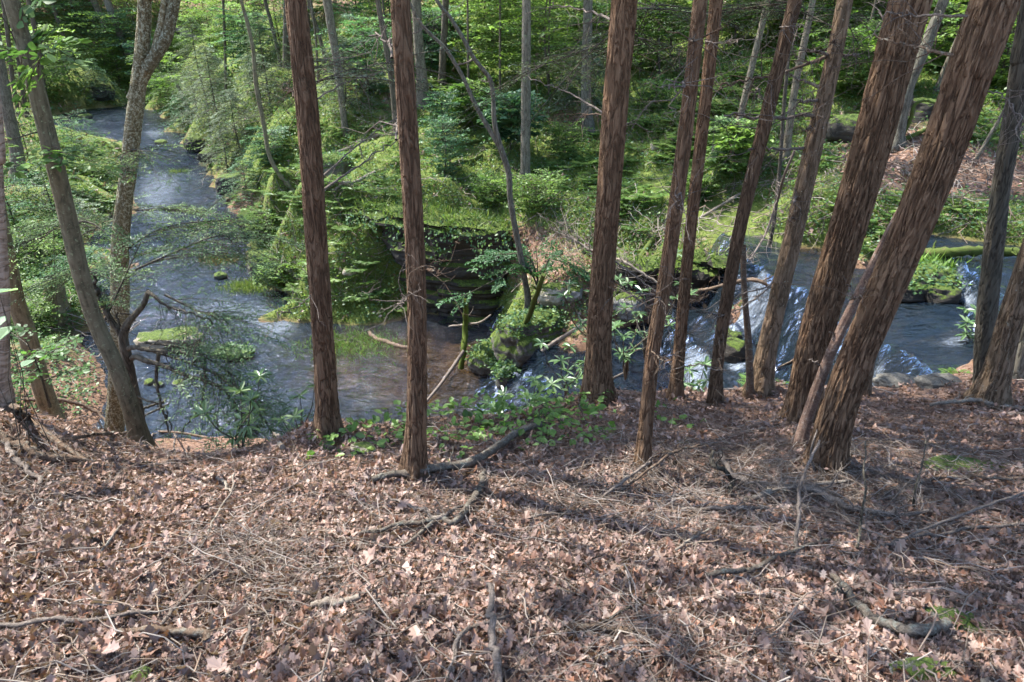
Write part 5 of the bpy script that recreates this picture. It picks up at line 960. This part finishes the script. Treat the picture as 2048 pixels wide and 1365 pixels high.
A_('brown stick half buried across the lower left litter', [(248, 1278, 13), (330, 1285, 14), (430, 1290, 14)], M_BRWN, twigs=2, name='dead_stick', cat='stick')
A_('long grey stick reaching in from the left edge near the bottom', [(-30, 1266, 8), (100, 1258, 9), (220, 1250, 8), (325, 1243, 6)], M_TWIG, twigs=2, name='dead_stick', cat='stick')
A_('short pale upright stick in the lower left foreground', [(462, 1365, 8), (478, 1320, 7, .05), (492, 1275, 6, .1), (500, 1240, 4, .14)], M_TWIG, twigs=0, name='dead_stick', cat='stick')
A_('brown limb lying along the bottom edge right of centre', [(1130, 1275, 12), (1180, 1270, 14), (1230, 1275, 14), (1270, 1285, 10)], M_BRWN, twigs=3, name='dead_stick', cat='stick')
A_('straight twig lying in sunlit leaves left of the crooked lichened branch', [(420, 1075, 3), (445, 1010, 4, .1), (462, 985, 4, .16), (470, 945, 3, .25)], M_PALE, twigs=2, name='dead_stick', cat='stick')
A_('bleached curved twig on the leaves left of centre', [(425, 960, 5), (445, 972, 6), (455, 990, 5), (470, 1000, 4)], M_PALE, twigs=2, name='dead_stick', cat='stick')
A_('arched white twig on the sunny leaves at left', [(70, 1005, 4), (95, 1000, 5, .03), (115, 1008, 5, .05), (125, 1025, 4)], M_PALE, twigs=0, name='dead_stick', cat='stick')
A_('upright pale twig in the lower left sun patch', [(188, 1130, 6), (200, 1105, 5, .06), (225, 1070, 4, .12), (240, 1052, 3, .16)], M_PALE, twigs=1, name='dead_stick', cat='stick')
A_('thin dark rod lying right of the bottom centre among leaves', [(1180, 1270, 5), (1230, 1245, 6), (1280, 1215, 5)], M_DARK, twigs=2, name='dead_stick', cat='stick')
A_('slim grey twig pointing at the straight grey-green stick', [(1345, 1120, 5), (1368, 1100, 6), (1400, 1080, 5), (1440, 1062, 4)], M_PALE, twigs=4, name='dead_stick', cat='stick')
A_('thick curved limb on the mounded left corner of the bank', [(-40, 850, 16), (0, 878, 18), (40, 905, 18), (80, 922, 17), (125, 930, 15), (175, 934, 11)], M_BRWN, twigs=4)
A_('long limb running down the left mound past the thick curved limb', [(-30, 770, 11), (0, 790, 12), (30, 820, 13), (60, 845, 13), (105, 886, 12), (140, 910, 11), (172, 932, 9)], M_BRWN, twigs=6)
A_('pale broken stick lying across the left mound under the limbs', [(15, 905, 9), (45, 935, 10), (75, 965, 9), (88, 980, 8)], M_TWIG, twigs=2, name='dead_stick', cat='stick')
A_('grey arching branch springing over the bank edge at left', [(48, 800, 8, .45), (90, 800, 8, .5), (130, 802, 7, .5), (176, 815, 6, .45), (205, 835, 5, .38), (230, 858, 4, .3), (262, 872, 4, .2)], M_BRWN, twigs=8, tl=.4)
A_('long bare branch lying along the left bank edge above the water', [(140, 880, 6, .25), (180, 874, 6, .25), (211, 868, 6, .25), (280, 866, 6, .22), (352, 866, 5, .2), (430, 882, 4, .1)], M_BRWN, twigs=12, tl=.35)
A_('thin hooked branch on the bank edge left of the rosette plant', [(296, 905, 5), (300, 880, 5, .15), (310, 862, 4, .25), (326, 860, 4, .25), (350, 868, 3, .2), (346, 905, 3, .1)], M_TWIG, twigs=6)
A_('stub of a grey branch at the bank edge right of the rosette plant', [(570, 905, 11), (562, 885, 10, .1), (552, 872, 9, .16), (545, 866, 6, .2)], M_PALE, twigs=0, name='dead_stick', cat='stick')
A_('bare limb propped across the foot of the thick upright hemlock', [(1170, 790, 4), (1200, 775, 5, .1), (1225, 758, 4, .25), (1250, 745, 3, .35)], M_PALE, twigs=4)
# logs and branches beyond the water
A_('mossy fallen log along the upper pool behind the largest hemlock', [(1815, 520, 15), (1870, 524, 17), (1930, 521, 17), (1990, 520, 16), (2090, 530, 15)], M_MOSSW, twigs=3, name='fallen_log', cat='log', tl=.4, lift=.1)
A_('yellow mossy log angling up from the upper pool', [(1712, 497, 10), (1740, 484, 12), (1770, 467, 11)], M_MOSSW, twigs=2, name='fallen_log', cat='log')
A_('yellowish mossy log in the grass right of the largest hemlock', [(1868, 435, 9), (1890, 424, 11), (1930, 418, 9)], M_MOSSW, twigs=2, name='fallen_log', cat='log')
A_('mossy dark log on the ledge top, upper of two', [(900, 300, 8), (930, 294, 9), (970, 280, 8)], M_MOSSW, twigs=3, name='fallen_log', cat='log')
A_('mossy dark log on the ledge top, lower of two', [(905, 332, 7), (940, 326, 8), (965, 314, 8)], M_MOSSW, twigs=4, name='fallen_log', cat='log')
A_('pale pole lying upslope right of the leftmost hemlock, higher one', [(665, 310, 6), (700, 298, 6), (762, 270, 5)], M_PALE, twigs=3)
A_('pale pole lying upslope right of the leftmost hemlock, lower one', [(665, 390, 7), (710, 368, 7), (750, 347, 6)], M_PALE, twigs=5)
A_('pale bleached log on the slope behind the forked tree', [(352, 62, 10), (375, 73, 11), (398, 86, 9)], M_PALE, twigs=1, name='fallen_log', cat='log')
A_('long bare pole crossing the far slope behind the thin hemlock pair', [(1392, 443, 6), (1440, 415, 6), (1489, 387, 6), (1573, 362, 5)], M_PALE, twigs=6)
A_('mossy rotten log slanting down to the undercut ledge', [(1225, 600, 10), (1252, 562, 11), (1280, 520, 11), (1312, 472, 9)], M_MOSSW, twigs=3, name='fallen_log', cat='log')
A_('grey driftwood pole slanting out of the brown pool', [(852, 806, 5), (880, 770, 6, .15), (905, 735, 7, .35), (928, 702, 7, .6)], M_TWIG, twigs=1, name='driftwood', cat='driftwood')
A_('bright mossy dead stem standing upright in the brown pool', [(922, 742, 11), (927, 700, 11, .5), (931, 650, 11, 1.0), (932, 600, 9, 1.4)], wood('moss_coated_stem', (.05, .07, .012), (.13, .17, .03), sc=40), twigs=3, name='dead_stick', cat='stick')
A_('bare whitish branch held over the brown pool by the mossy stem', [(898, 653, 3, .9), (930, 650, 4, 1.0), (960, 645, 4, 1.05), (982, 630, 3, 1.1)], M_PALE, twigs=4, tl=.5)
A_('dark waterlogged log at the edge of the brown pool behind the slender hemlock', [(738, 664, 6, .1), (750, 680, 8), (785, 692, 8), (820, 700, 7)], M_BRWN, twigs=2, name='driftwood', cat='driftwood')
A_('leaning dead pole propped on the mossy rock mass in front of the forked tree', [(1014, 732, 10), (1036, 680, 11, .3), (1060, 625, 11, .75), (1078, 575, 10, 1.1), (1086, 550, 8, 1.2)], M_MOSSW, twigs=3, tl=.4)
A_('slanting grey branch between the rock mass and the thick upright hemlock', [(1084, 705, 7), (1110, 684, 8, .15), (1150, 660, 8, .3), (1172, 640, 6, .35)], M_PALE, twigs=3, tl=.4)
A_('dead bushy treetop hanging left of the thick upright hemlock above the stream', [(1210, 505, 5, .8), (1180, 500, 5, .7), (1150, 480, 4, .7), (1110, 465, 3, .7)], M_PALE, twigs=34, tl=1.1)
A_('dead twiggy branch fanned above the undercut ledge', [(1330, 575, 4, .3), (1290, 550, 5, .4), (1250, 525, 5, .5), (1225, 515, 4, .5)], M_PALE, twigs=18, tl=.8)
A_('curved dark branch bridging the falls between the slim hemlock and the snag pole', [(1370, 586, 5, .3), (1430, 575, 6, .5), (1480, 562, 7, .7), (1520, 562, 7, .7), (1540, 575, 6, .6)], M_BRWN, twigs=5, tl=.4)
A_('dead brushy branch hanging behind the limb-bearing hemlock, grey and twiggy', [(1590, 300, 5, 1.5), (1570, 350, 5, 1.3), (1555, 400, 5, 1.), (1530, 470, 4, .6), (1500, 520, 3, .4)], M_TWIG, twigs=30, tl=1.)
A_('straight twig in dark water left of the massive hemlock', [(1555, 738, 3), (1590, 720, 4), (1620, 702, 4)], M_BRWN, twigs=0, name='driftwood', cat='driftwood')
A_('bare twig pile on the grassy islet left of the brown pool log', [(660, 690, 3), (700, 680, 3), (735, 690, 3)], M_TWIG, twigs=10, tl=.4)
# ------------------------------------------------------------------ plants on and below the near bank
def rosette_plant(label, px, py, h, n_st, leaf, cols, base=None, group=None, name='rhododendron', cat='rhododendron', nl=9, spread=.5, lo=.35):
    B = hit1(px, py) if base is None else AT(base, float); t = thing(name, label, cat, B, group); g = Geo(); lf = Geo()
    for i in range(n_st):
        a = 6.28 * i / n_st + rng.random(); d = AT([math.cos(a) * spread, math.sin(a) * spread, 1.]); hh = h * (.6 + .45 * rng.random()) if i else h
        C = catmull(AT([B, B + AT([0, 0, h * .25]) + .03 * rng.standard_normal(3), B + d * hh * .6, B + d * AT([.9, .9, 1]) * hh]), 10); g.add(*tubes(C, np.linspace(.011, .004, 10) * (.5 + h * .5), 6))
        for f, m, sc in ((1., nl, 1.), (lo + .3, nl - 2, .9), (lo, nl - 4, .8)):
            if f < 1 and rng.random() < .35: continue
            q = C[int(f * 9)]; az = rng.random() * 6.28 + np.arange(m) * 6.28 / m + .2 * rng.standard_normal(m)
            ax = np.c_[np.cos(az), np.sin(az), .35 * rng.standard_normal(m) + .05]
            add_leaves(lf, np.repeat(q[None], m, 0), ax, ZUP + .3 * rng.standard_normal((m, 3)), leaf * sc * (.75 + .4 * rng.random(m)), T_LONG, cols, jit=.12)
    g.build('stem', M_DARK, t); lf.build('foliage', M_GLOSSY, t); return t
RH = [(.06, .115, .04), (.085, .15, .055), (.12, .18, .08)]
RB = [(.1, .16, .05), (.14, .2, .07), (.08, .14, .045)]
rosette_plant('single rosette-leaved rhododendron standing at the bank edge against the dark water', 484, 905, .62, 4, .13, RB, base=at_y(484, 905, 4.7), nl=10)
rosette_plant('straggly rhododendron just left of the leftmost hemlock foot', 606, 890, .5, 4, .1, RB, base=at_y(606, 888, 5.1))
for px, py, y, h, n, lab in [(1130, 795, 8.2, .8, 5, 'rhododendron overhanging the small cascade, left of the thick upright hemlock'), (1190, 730, 9.6, 1.3, 6, 'rhododendron behind the thick upright hemlock at its left edge'), (1250, 760, 8.6, 1.5, 6, 'tall rhododendron just right of the thick upright hemlock, over the water'), (1290, 720, 9., 1.5, 6, 'rhododendron spreading towards the thin foreground hemlock'), (1070, 830, 7.4, .45, 4, 'low rhododendron in front of the small cascade'), (985, 850, 7.6, .4, 3, 'small rosette plant silhouetted on the pool beside the small cascade'), (1385, 815, 7.0, .5, 4, 'small rhododendron at the foot of the thin hemlock pair'), (1930, 700, 8.8, .5, 4, 'small green shrub at the water edge left of the crooked dark trunk')]:
    rosette_plant(lab, px, py, h, n, .16, RH, base=AT([*at_y(px, py, y)[:2], max(float(H(at_y(px, py, y)[0], y)), float(at_y(px, py, y)[2]) - .0)]), group='rhododendrons by the cascade')
# bright broad-leaved shrubs along the edge
def low_shrub(label, px, py, h, r, n, leaf, cols, base=None, group=None, name='low_shrub', cat='shrub', tpl=None, mat=None):
    B = hit1(px, py) if base is None else AT(base, float); t = thing(name, label, cat, B, group); m = int(n)
    a = rng.random(m) * 6.28; rr = r * np.sqrt(rng.random(m)); p = B + np.c_[rr * np.cos(a), rr * np.sin(a), h * (.25 + .75 * rng.random(m)) * (1 - .5 * (rr / r) ** 2)]
    p[:, 2] = np.maximum(p[:, 2], H(p[:, 0], p[:, 1]) + .05)
    lf = Geo(); ax = rdir(m, .3); ax[:, 2] -= .2; add_leaves(lf, p, ax, ZUP + .35 * rng.standard_normal((m, 3)), leaf * (.55 + .7 * rng.random(m)), tpl or BROAD, cols, np.c_[-.3 * rng.random(m), .6 * rng.random(m), .3 * rng.standard_normal(m)], jit=.14)
    g = Geo(); k = max(5, m // 7); b = B + .35 * r * np.c_[rng.standard_normal((k, 2)), np.zeros(k)]; b[:, 2] = H(b[:, 0], b[:, 1]); e = p[rng.choice(m, k)]
    P = np.stack([b, (b + e) / 2 + .04 * rng.standard_normal((k, 3)), e], 1); g.add(*tubes(P, np.tile(AT([.004, .003, .0015]), (k, 1)), 4))
    g.build('stem', M_DARK, t); lf.build('foliage', mat or M_LEAF, t); return t
BROAD = (AT([[0, 0, 0], [.2, .24, .02], [.5, .33, .02], [.8, .18, 0], [1, 0, -.04], [.8, -.18, 0], [.5, -.33, .02], [.2, -.24, .02]], float), AT([[0, 1, 2, 3], [0, 3, 4, 5], [0, 5, 6, 7]]))
EDGE = [(.11, .2, .04), (.16, .26, .06), (.2, .3, .09), (.085, .16, .035)]
for px, py, h, r, n, lab in [(735, 880, .3, .42, 110, 'broad-leaved bright shrub at the bank edge left of the slender hemlock'), (790, 868, .32, .4, 110, 'broad-leaved bright shrub immediately left of the slender hemlock stem'), (885, 862, .34, .45, 150, 'broad-leaved bright shrub immediately right of the slender hemlock stem'), (950, 852, .34, .42, 140, 'broad-leaved bright shrub on the edge below the brown pool'), (1015, 845, .34, .42, 140, 'broad-leaved bright shrub on the edge below the foot of the small cascade'), (1085, 836, .42, .45, 170, 'taller broad-leaved bright shrub right of the small cascade'), (1140, 815, .5, .42, 150, 'tallest broad-leaved shrub beside the thick upright hemlock'), (1095, 868, .34, .4, 130, 'broad-leaved shrub hanging over the end of the long lichened branch'), (1150, 862, .3, .35, 100, 'broad-leaved shrub in front of the thick upright hemlock foot'), (870, 905, .2, .3, 50, 'sparse broad-leaved sprig right of the slender hemlock foot'), (1350, 838, .22, .3, 40, 'sparse green sprig between the thin hemlocks'), (690, 905, .18, .25, 30, 'sparse green sprig beside the pale stone on the bank edge')]:
    low_shrub(lab, px, py, h * .45, r, n * .5, .07, EDGE, group='broad-leaved shrubs along the bank edge')
# leafy branches of the lower left
GL = [(.075, .15, .045), (.1, .19, .06), (.06, .12, .04)]
low_shrub('two large pale leaves on a thin stem beside the peeling trunk at left', 60, 860, .9, .16, 5, .17, [(.2, .3, .19), (.24, .34, .22)], base=at_y(52, 800, 3.6), name='leafy_sprig', cat='sprig')
for px, py, y, h, sp, lab in [(95, 800, 6.6, 1.1, .9, 'leafy beech sapling between the left-leaning trunks at lower left')]:
    S(lab, px, py, h * .7, sp * .7, 7, .07, GL, base=at_y(px, py, y), tpl=BROAD, T=8, J=6, f0=.3, droop=.15, flat=.3, group='beech saplings under the left bank')
# leafy boughs of the left trees that hang into the view
def bough(parent, name, B, pix, L, M, cols, leaf, kind='leafy', dy=0., T=9, J=6, wr=.008, droop=.25, mat=None, w=6, spread=.9, tpl=None):
    P = plane_pts([(q[0], q[1], 1) for q in pix], B); P[:, 1] += np.linspace(0, dy, len(P)); C = catmull(P[:, :3], 16)
    wd = Geo(); wd.add(*tubes(C, np.linspace(1, .3, 16) * w / 2 / F * P[0, 3], 6)); lf = Geo()
    i = rng.integers(2, 15, M); O = C[i]; t = norm(C[np.minimum(i + 1, 15)] - C[i]); D = norm(t + spread * norm(rdir(M, .25))); D[:, 2] *= .6
    spray(lf, O, D, L * (.5 + .7 * rng.random(M)), T=T, J=J, size=leaf, tpl=tpl or (T_NEEDLE if kind == 'hemlock' else T_FOLD), cols=cols, droop=droop, wood=wd, wr=wr)
    b = wd.build(name, M_DARK, parent); f = lf.build('foliage', mat or (M_NEED if kind == 'hemlock' else M_LEAF), None, loc=tuple(parent.location)); f.parent = b; f.location = (0, 0, 0); return b
HEML = [(.045, .09, .035), (.075, .135, .055), (.12, .19, .08)]
for pix, L, M, dy in [([(290, 685), (404, 688), (520, 745), (560, 800)], .75, 15, -.5), ([(306, 703), (400, 715), (485, 735), (555, 790), (600, 830)], .75, 20, -.6), ([(330, 590), (400, 612), (450, 620), (480, 640)], .7, 14, -.3), ([(270, 540), (330, 520), (400, 500), (450, 520)], .8, 22, .6), ([(210, 640), (240, 560), (260, 500)], .8, 14, .2)]:
    bough(tQ, 'bough', BQ, pix, L, int(M * 1.2), HEML, .045, 'hemlock', dy, T=11, J=10, w=5, wr=.004)
for pix, L, M, dy in [([(225, 520), (300, 470), (380, 460), (430, 470)], 1.1, 26, .5), ([(220, 470), (160, 450), (90, 470), (40, 500)], 1.2, 30, .4), ([(250, 300), (300, 295), (330, 305)], .7, 12, -.4), ([(240, 420), (290, 430), (330, 440)], .9, 16, .4), ([(225, 560), (150, 560), (80, 590)], 1.1, 26, .6)]:
    bough(tP, 'bough', BP, pix, L, M, HEML + G_BRITE[:1], .045, 'hemlock', dy, T=11, J=10, w=4, wr=.005)
for pix, L, M, dy in [([(70, 200), (40, 110), (0, 80), (-40, 75)], .5, 12, -.2), ([(72, 180), (100, 85), (125, 95), (130, 110)], .45, 9, -.3), ([(90, 260), (40, 275), (0, 290)], .5, 12, -.4), ([(100, 290), (140, 290), (165, 300)], .4, 8, -.3), ([(60, 150), (20, 30), (-20, 10)], .5, 10, -.2)]:
    bough(tO, 'bough', BO, pix, L, max(4, M // 2), GL + G_BRITE, .085, 'leafy', dy, T=5, J=4, w=3, wr=.003, tpl=BROAD)
for pix, L, M, dy in [([(600, 100), (560, 150), (540, 175)], .8, 9, 1.2), ([(615, 170), (660, 160), (720, 165)], .9, 12, 1.4)]:
    bough(tA, 'bough', BA, pix, L, M, G_PALE, .03, 'hemlock', dy, T=11, J=10, w=3, wr=.004)
for pix, L, M, dy in [([(1240, 60), (1190, 110), (1120, 150), (1090, 175)], 1., 18, 1.6), ([(1250, 40), (1300, 70), (1350, 120)], 1., 16, 1.4), ([(1252, 20), (1330, 20), (1400, 10)], 1., 16, 1.2)]:
    bough(tC, 'bough', BC, pix, L, M, G_PALE + HEML, .03, 'hemlock', dy, T=11, J=9, w=3, wr=.004)
for pix, L, M, dy in [([(1690, 0), (1710, 30), (1750, 40)], .8, 14, .5), ([(1675, 60), (1640, 30), (1570, 10)], .9, 16, .6), ([(1600, 0), (1540, 20), (1470, 30)], .9, 18, .8)]:
    bough(tH, 'bough', BH, pix, L, M, HEML, .03, 'hemlock', dy, T=11, J=9, w=3, wr=.004)
# beech spray over the pool, from the rocky point
bt = S('small beech spreading flat dark green sprays in front of the dark rock ledge', 1070, 625, 1.5, 2.0, 1, .07, G_BLUE, group=None, T=3, J=3, trunk_r=.03)
for pix, L, M, dy in [([(1078, 580), (1050, 530), (985, 556), (925, 584)], .55, 13, -.3), ([(1078, 575), (1100, 512), (1130, 515), (1150, 532)], .6, 11, -.3), ([(1078, 570), (1060, 520), (1020, 512), (980, 520)], .6, 12, .2)]:
    bough(bt, 'bough', AT(bt.location), pix, L, M, [(.045, .11, .045), (.065, .14, .06), (.05, .12, .04)], .075, 'leafy', dy, T=9, J=6, w=4, wr=.005, tpl=T_FOLD, spread=.6)
# grass tufts and ferns that stand out
def tuft(label, px, py, r, h, n, cols, name='grass_tuft', cat='grass tuft', water=True, yoff=0.):
    B = hit1(px, py, water); q = B + np.c_[r * .5 * rng.standard_normal(n), r * .35 * rng.standard_normal(n), np.zeros(n)]
    g = Geo(); ax = np.c_[.6 * rng.standard_normal((n, 2)), .6 + .5 * rng.random(n)]
    add_leaves(g, q, ax, rdir(n), h * (.5 + .7 * rng.random(n)), (AT([[0, .05, 0], [.6, .06, .06], [1, 0, .3], [.6, -.06, .06], [0, -.05, 0]]), AT([[0, 1, 2, 3, 4]])), cols)
    return tag(g.build(name, M_GRASS, loc=B), label, cat)
tuft('green grass islet in the water between the two left hemlocks', 702, 690, 1.1, .13, 1500, G_HARD + GRS)
tuft('low grass tuft in midstream beside the mossy spit', 496, 574, .7, .13, 1300, GRS)
tuft('brown and green sedge islet in midstream upstream of the mossy rock', 440, 520, .6, .13, 1500, [(.2, .13, .06), (.12, .12, .04), (.09, .13, .04)])
tuft('grass tuft low in the stream right of the speckled forked tree', 355, 345, .5, .18, 200, GRS)
tuft('spray of grass hanging on the ledge block by the right-hand fall', 1870, 556, .5, .4, 700, EDGE)
for px, py, y, s_, lab in [(1530, 800, 6.6, .34, 'fern at the mossy foot of the limb-bearing hemlock, larger of two'), (1560, 785, 7.0, .28, 'fern at the foot of the limb-bearing hemlock, smaller and further of two'), (1905, 775, 7.4, .24, 'little fern by the low grey rocks on the near shore'), (1462, 665, None, .3, 'fern growing on the small rock in the falls')]:
    B = at_y(px, py, y) if y else hit1(px, py, True); B = AT([B[0], B[1], max(float(H(B[0], B[1])), B[2] if not y else -99)]); g = Geo(); fern(g, AT([B, B + AT([.06, .05, 0])]), AT([s_, s_ * .8]), 8, FERN, 16); tag(g.build('fern', M_LEAF, loc=B), lab, 'fern', 'ferns by the falls')
# ------------------------------------------------------------------ unseen wood added beyond the far crest, one mass to darken the water reflections
g = Geo(); nT = 24; x = -16 + 65 * (np.arange(nT) + rng.random(nT)) / nT; y = np.interp(x, [-46, -25, -10, 5, 15, 49], [62, 66, 56, 44, 38, 34]) + 16 * rng.random(nT); z = H(x, y); hh = 13 + 6 * rng.random(nT)
P = np.stack([np.stack([x, y, z - .3], -1), np.stack([x, y, z + hh * .5], -1), np.stack([x + .4, y, z + hh], -1)], 1); v, f = tubes(P, np.tile(AT([.2, .14, .04]), (nT, 1)), 8); g.add(v, f, (.07, .055, .04))
for i in range(nT):
    M = 34; f_ = rng.random(M); a = rng.random(M) * 6.28; O = np.stack([np.full(M, x[i]), np.full(M, y[i]), z[i] + hh[i] * (.12 + .88 * f_)], -1)
    spray(g, O, np.stack([np.cos(a), np.sin(a), .1 * rng.standard_normal(M)], -1), 3.2 * (1.05 - .7 * f_), T=9, J=4, size=.42, cols=G_HEM + G_HARD, droop=.2, width=.5, flat=.5)
tag(g.build('unseen_wood', M_LEAF), 'unseen green wood added beyond the far crest so the stream reflects dark trees', kind='stuff')
SUN_E, SKY_S, EXPO = 3.8, .15, 2.05
# ------------------------------------------------------------------ camera, sun, sky
cam = bpy.data.cameras.new('camera'); co = bpy.data.objects.new('camera', cam); COL.objects.link(co); scene.camera = co
cam.sensor_fit = 'HORIZONTAL'; cam.sensor_width = 36.; cam.lens = 36. * F / 2048.; cam.clip_start = .05; cam.clip_end = 500
co.location = (0, 0, 0); co.rotation_euler = (math.pi / 2 - PITCH, 0, 0)
cam.dof.use_dof = True; cam.dof.focus_distance = 8.; cam.dof.aperture_fstop = 4.5
SD = norm(AT([-.62, .36, 1.05])); el = math.asin(SD[2]); az = math.atan2(SD[0], SD[1])
sun = bpy.data.lights.new('sun', 'SUN'); sun.energy = SUN_E; sun.angle = math.radians(.53); sun.color = (1, .965, .9)
so = bpy.data.objects.new('sun', sun); COL.objects.link(so)
so.rotation_euler = Vector(tuple(-SD)).to_track_quat('-Z', 'Y').to_euler()
w = bpy.data.worlds.new('World'); scene.world = w; w.use_nodes = True; nt = w.node_tree
bg = nt.nodes['Background']; sky = nt.nodes.new('ShaderNodeTexSky'); sky.sky_type = 'NISHITA'; sky.sun_disc = False
sky.sun_elevation = el; sky.sun_rotation = az; sky.air_density = 1.; sky.dust_density = 1.; nt.links.new(sky.outputs[0], bg.inputs[0]); bg.inputs[1].default_value = SKY_S
vs = scene.view_settings; scene.display_settings.display_device = 'sRGB'; vs.view_transform = 'Standard'; vs.look = 'None'; vs.exposure = EXPO; vs.gamma = 1.; vs.use_curve_mapping = False
scene.render.engine = 'CYCLES'; cy = scene.cycles
cy.max_bounces = 6; cy.diffuse_bounces = 4; cy.glossy_bounces = 2; cy.transmission_bounces = 4; cy.transparent_max_bounces = 8; cy.caustics_reflective = False; cy.caustics_refractive = False
cy.sample_clamp_indirect = 6.; cy.use_denoising = True; cy.use_adaptive_sampling = True; cy.adaptive_threshold = .02
scene.render.use_persistent_data = False
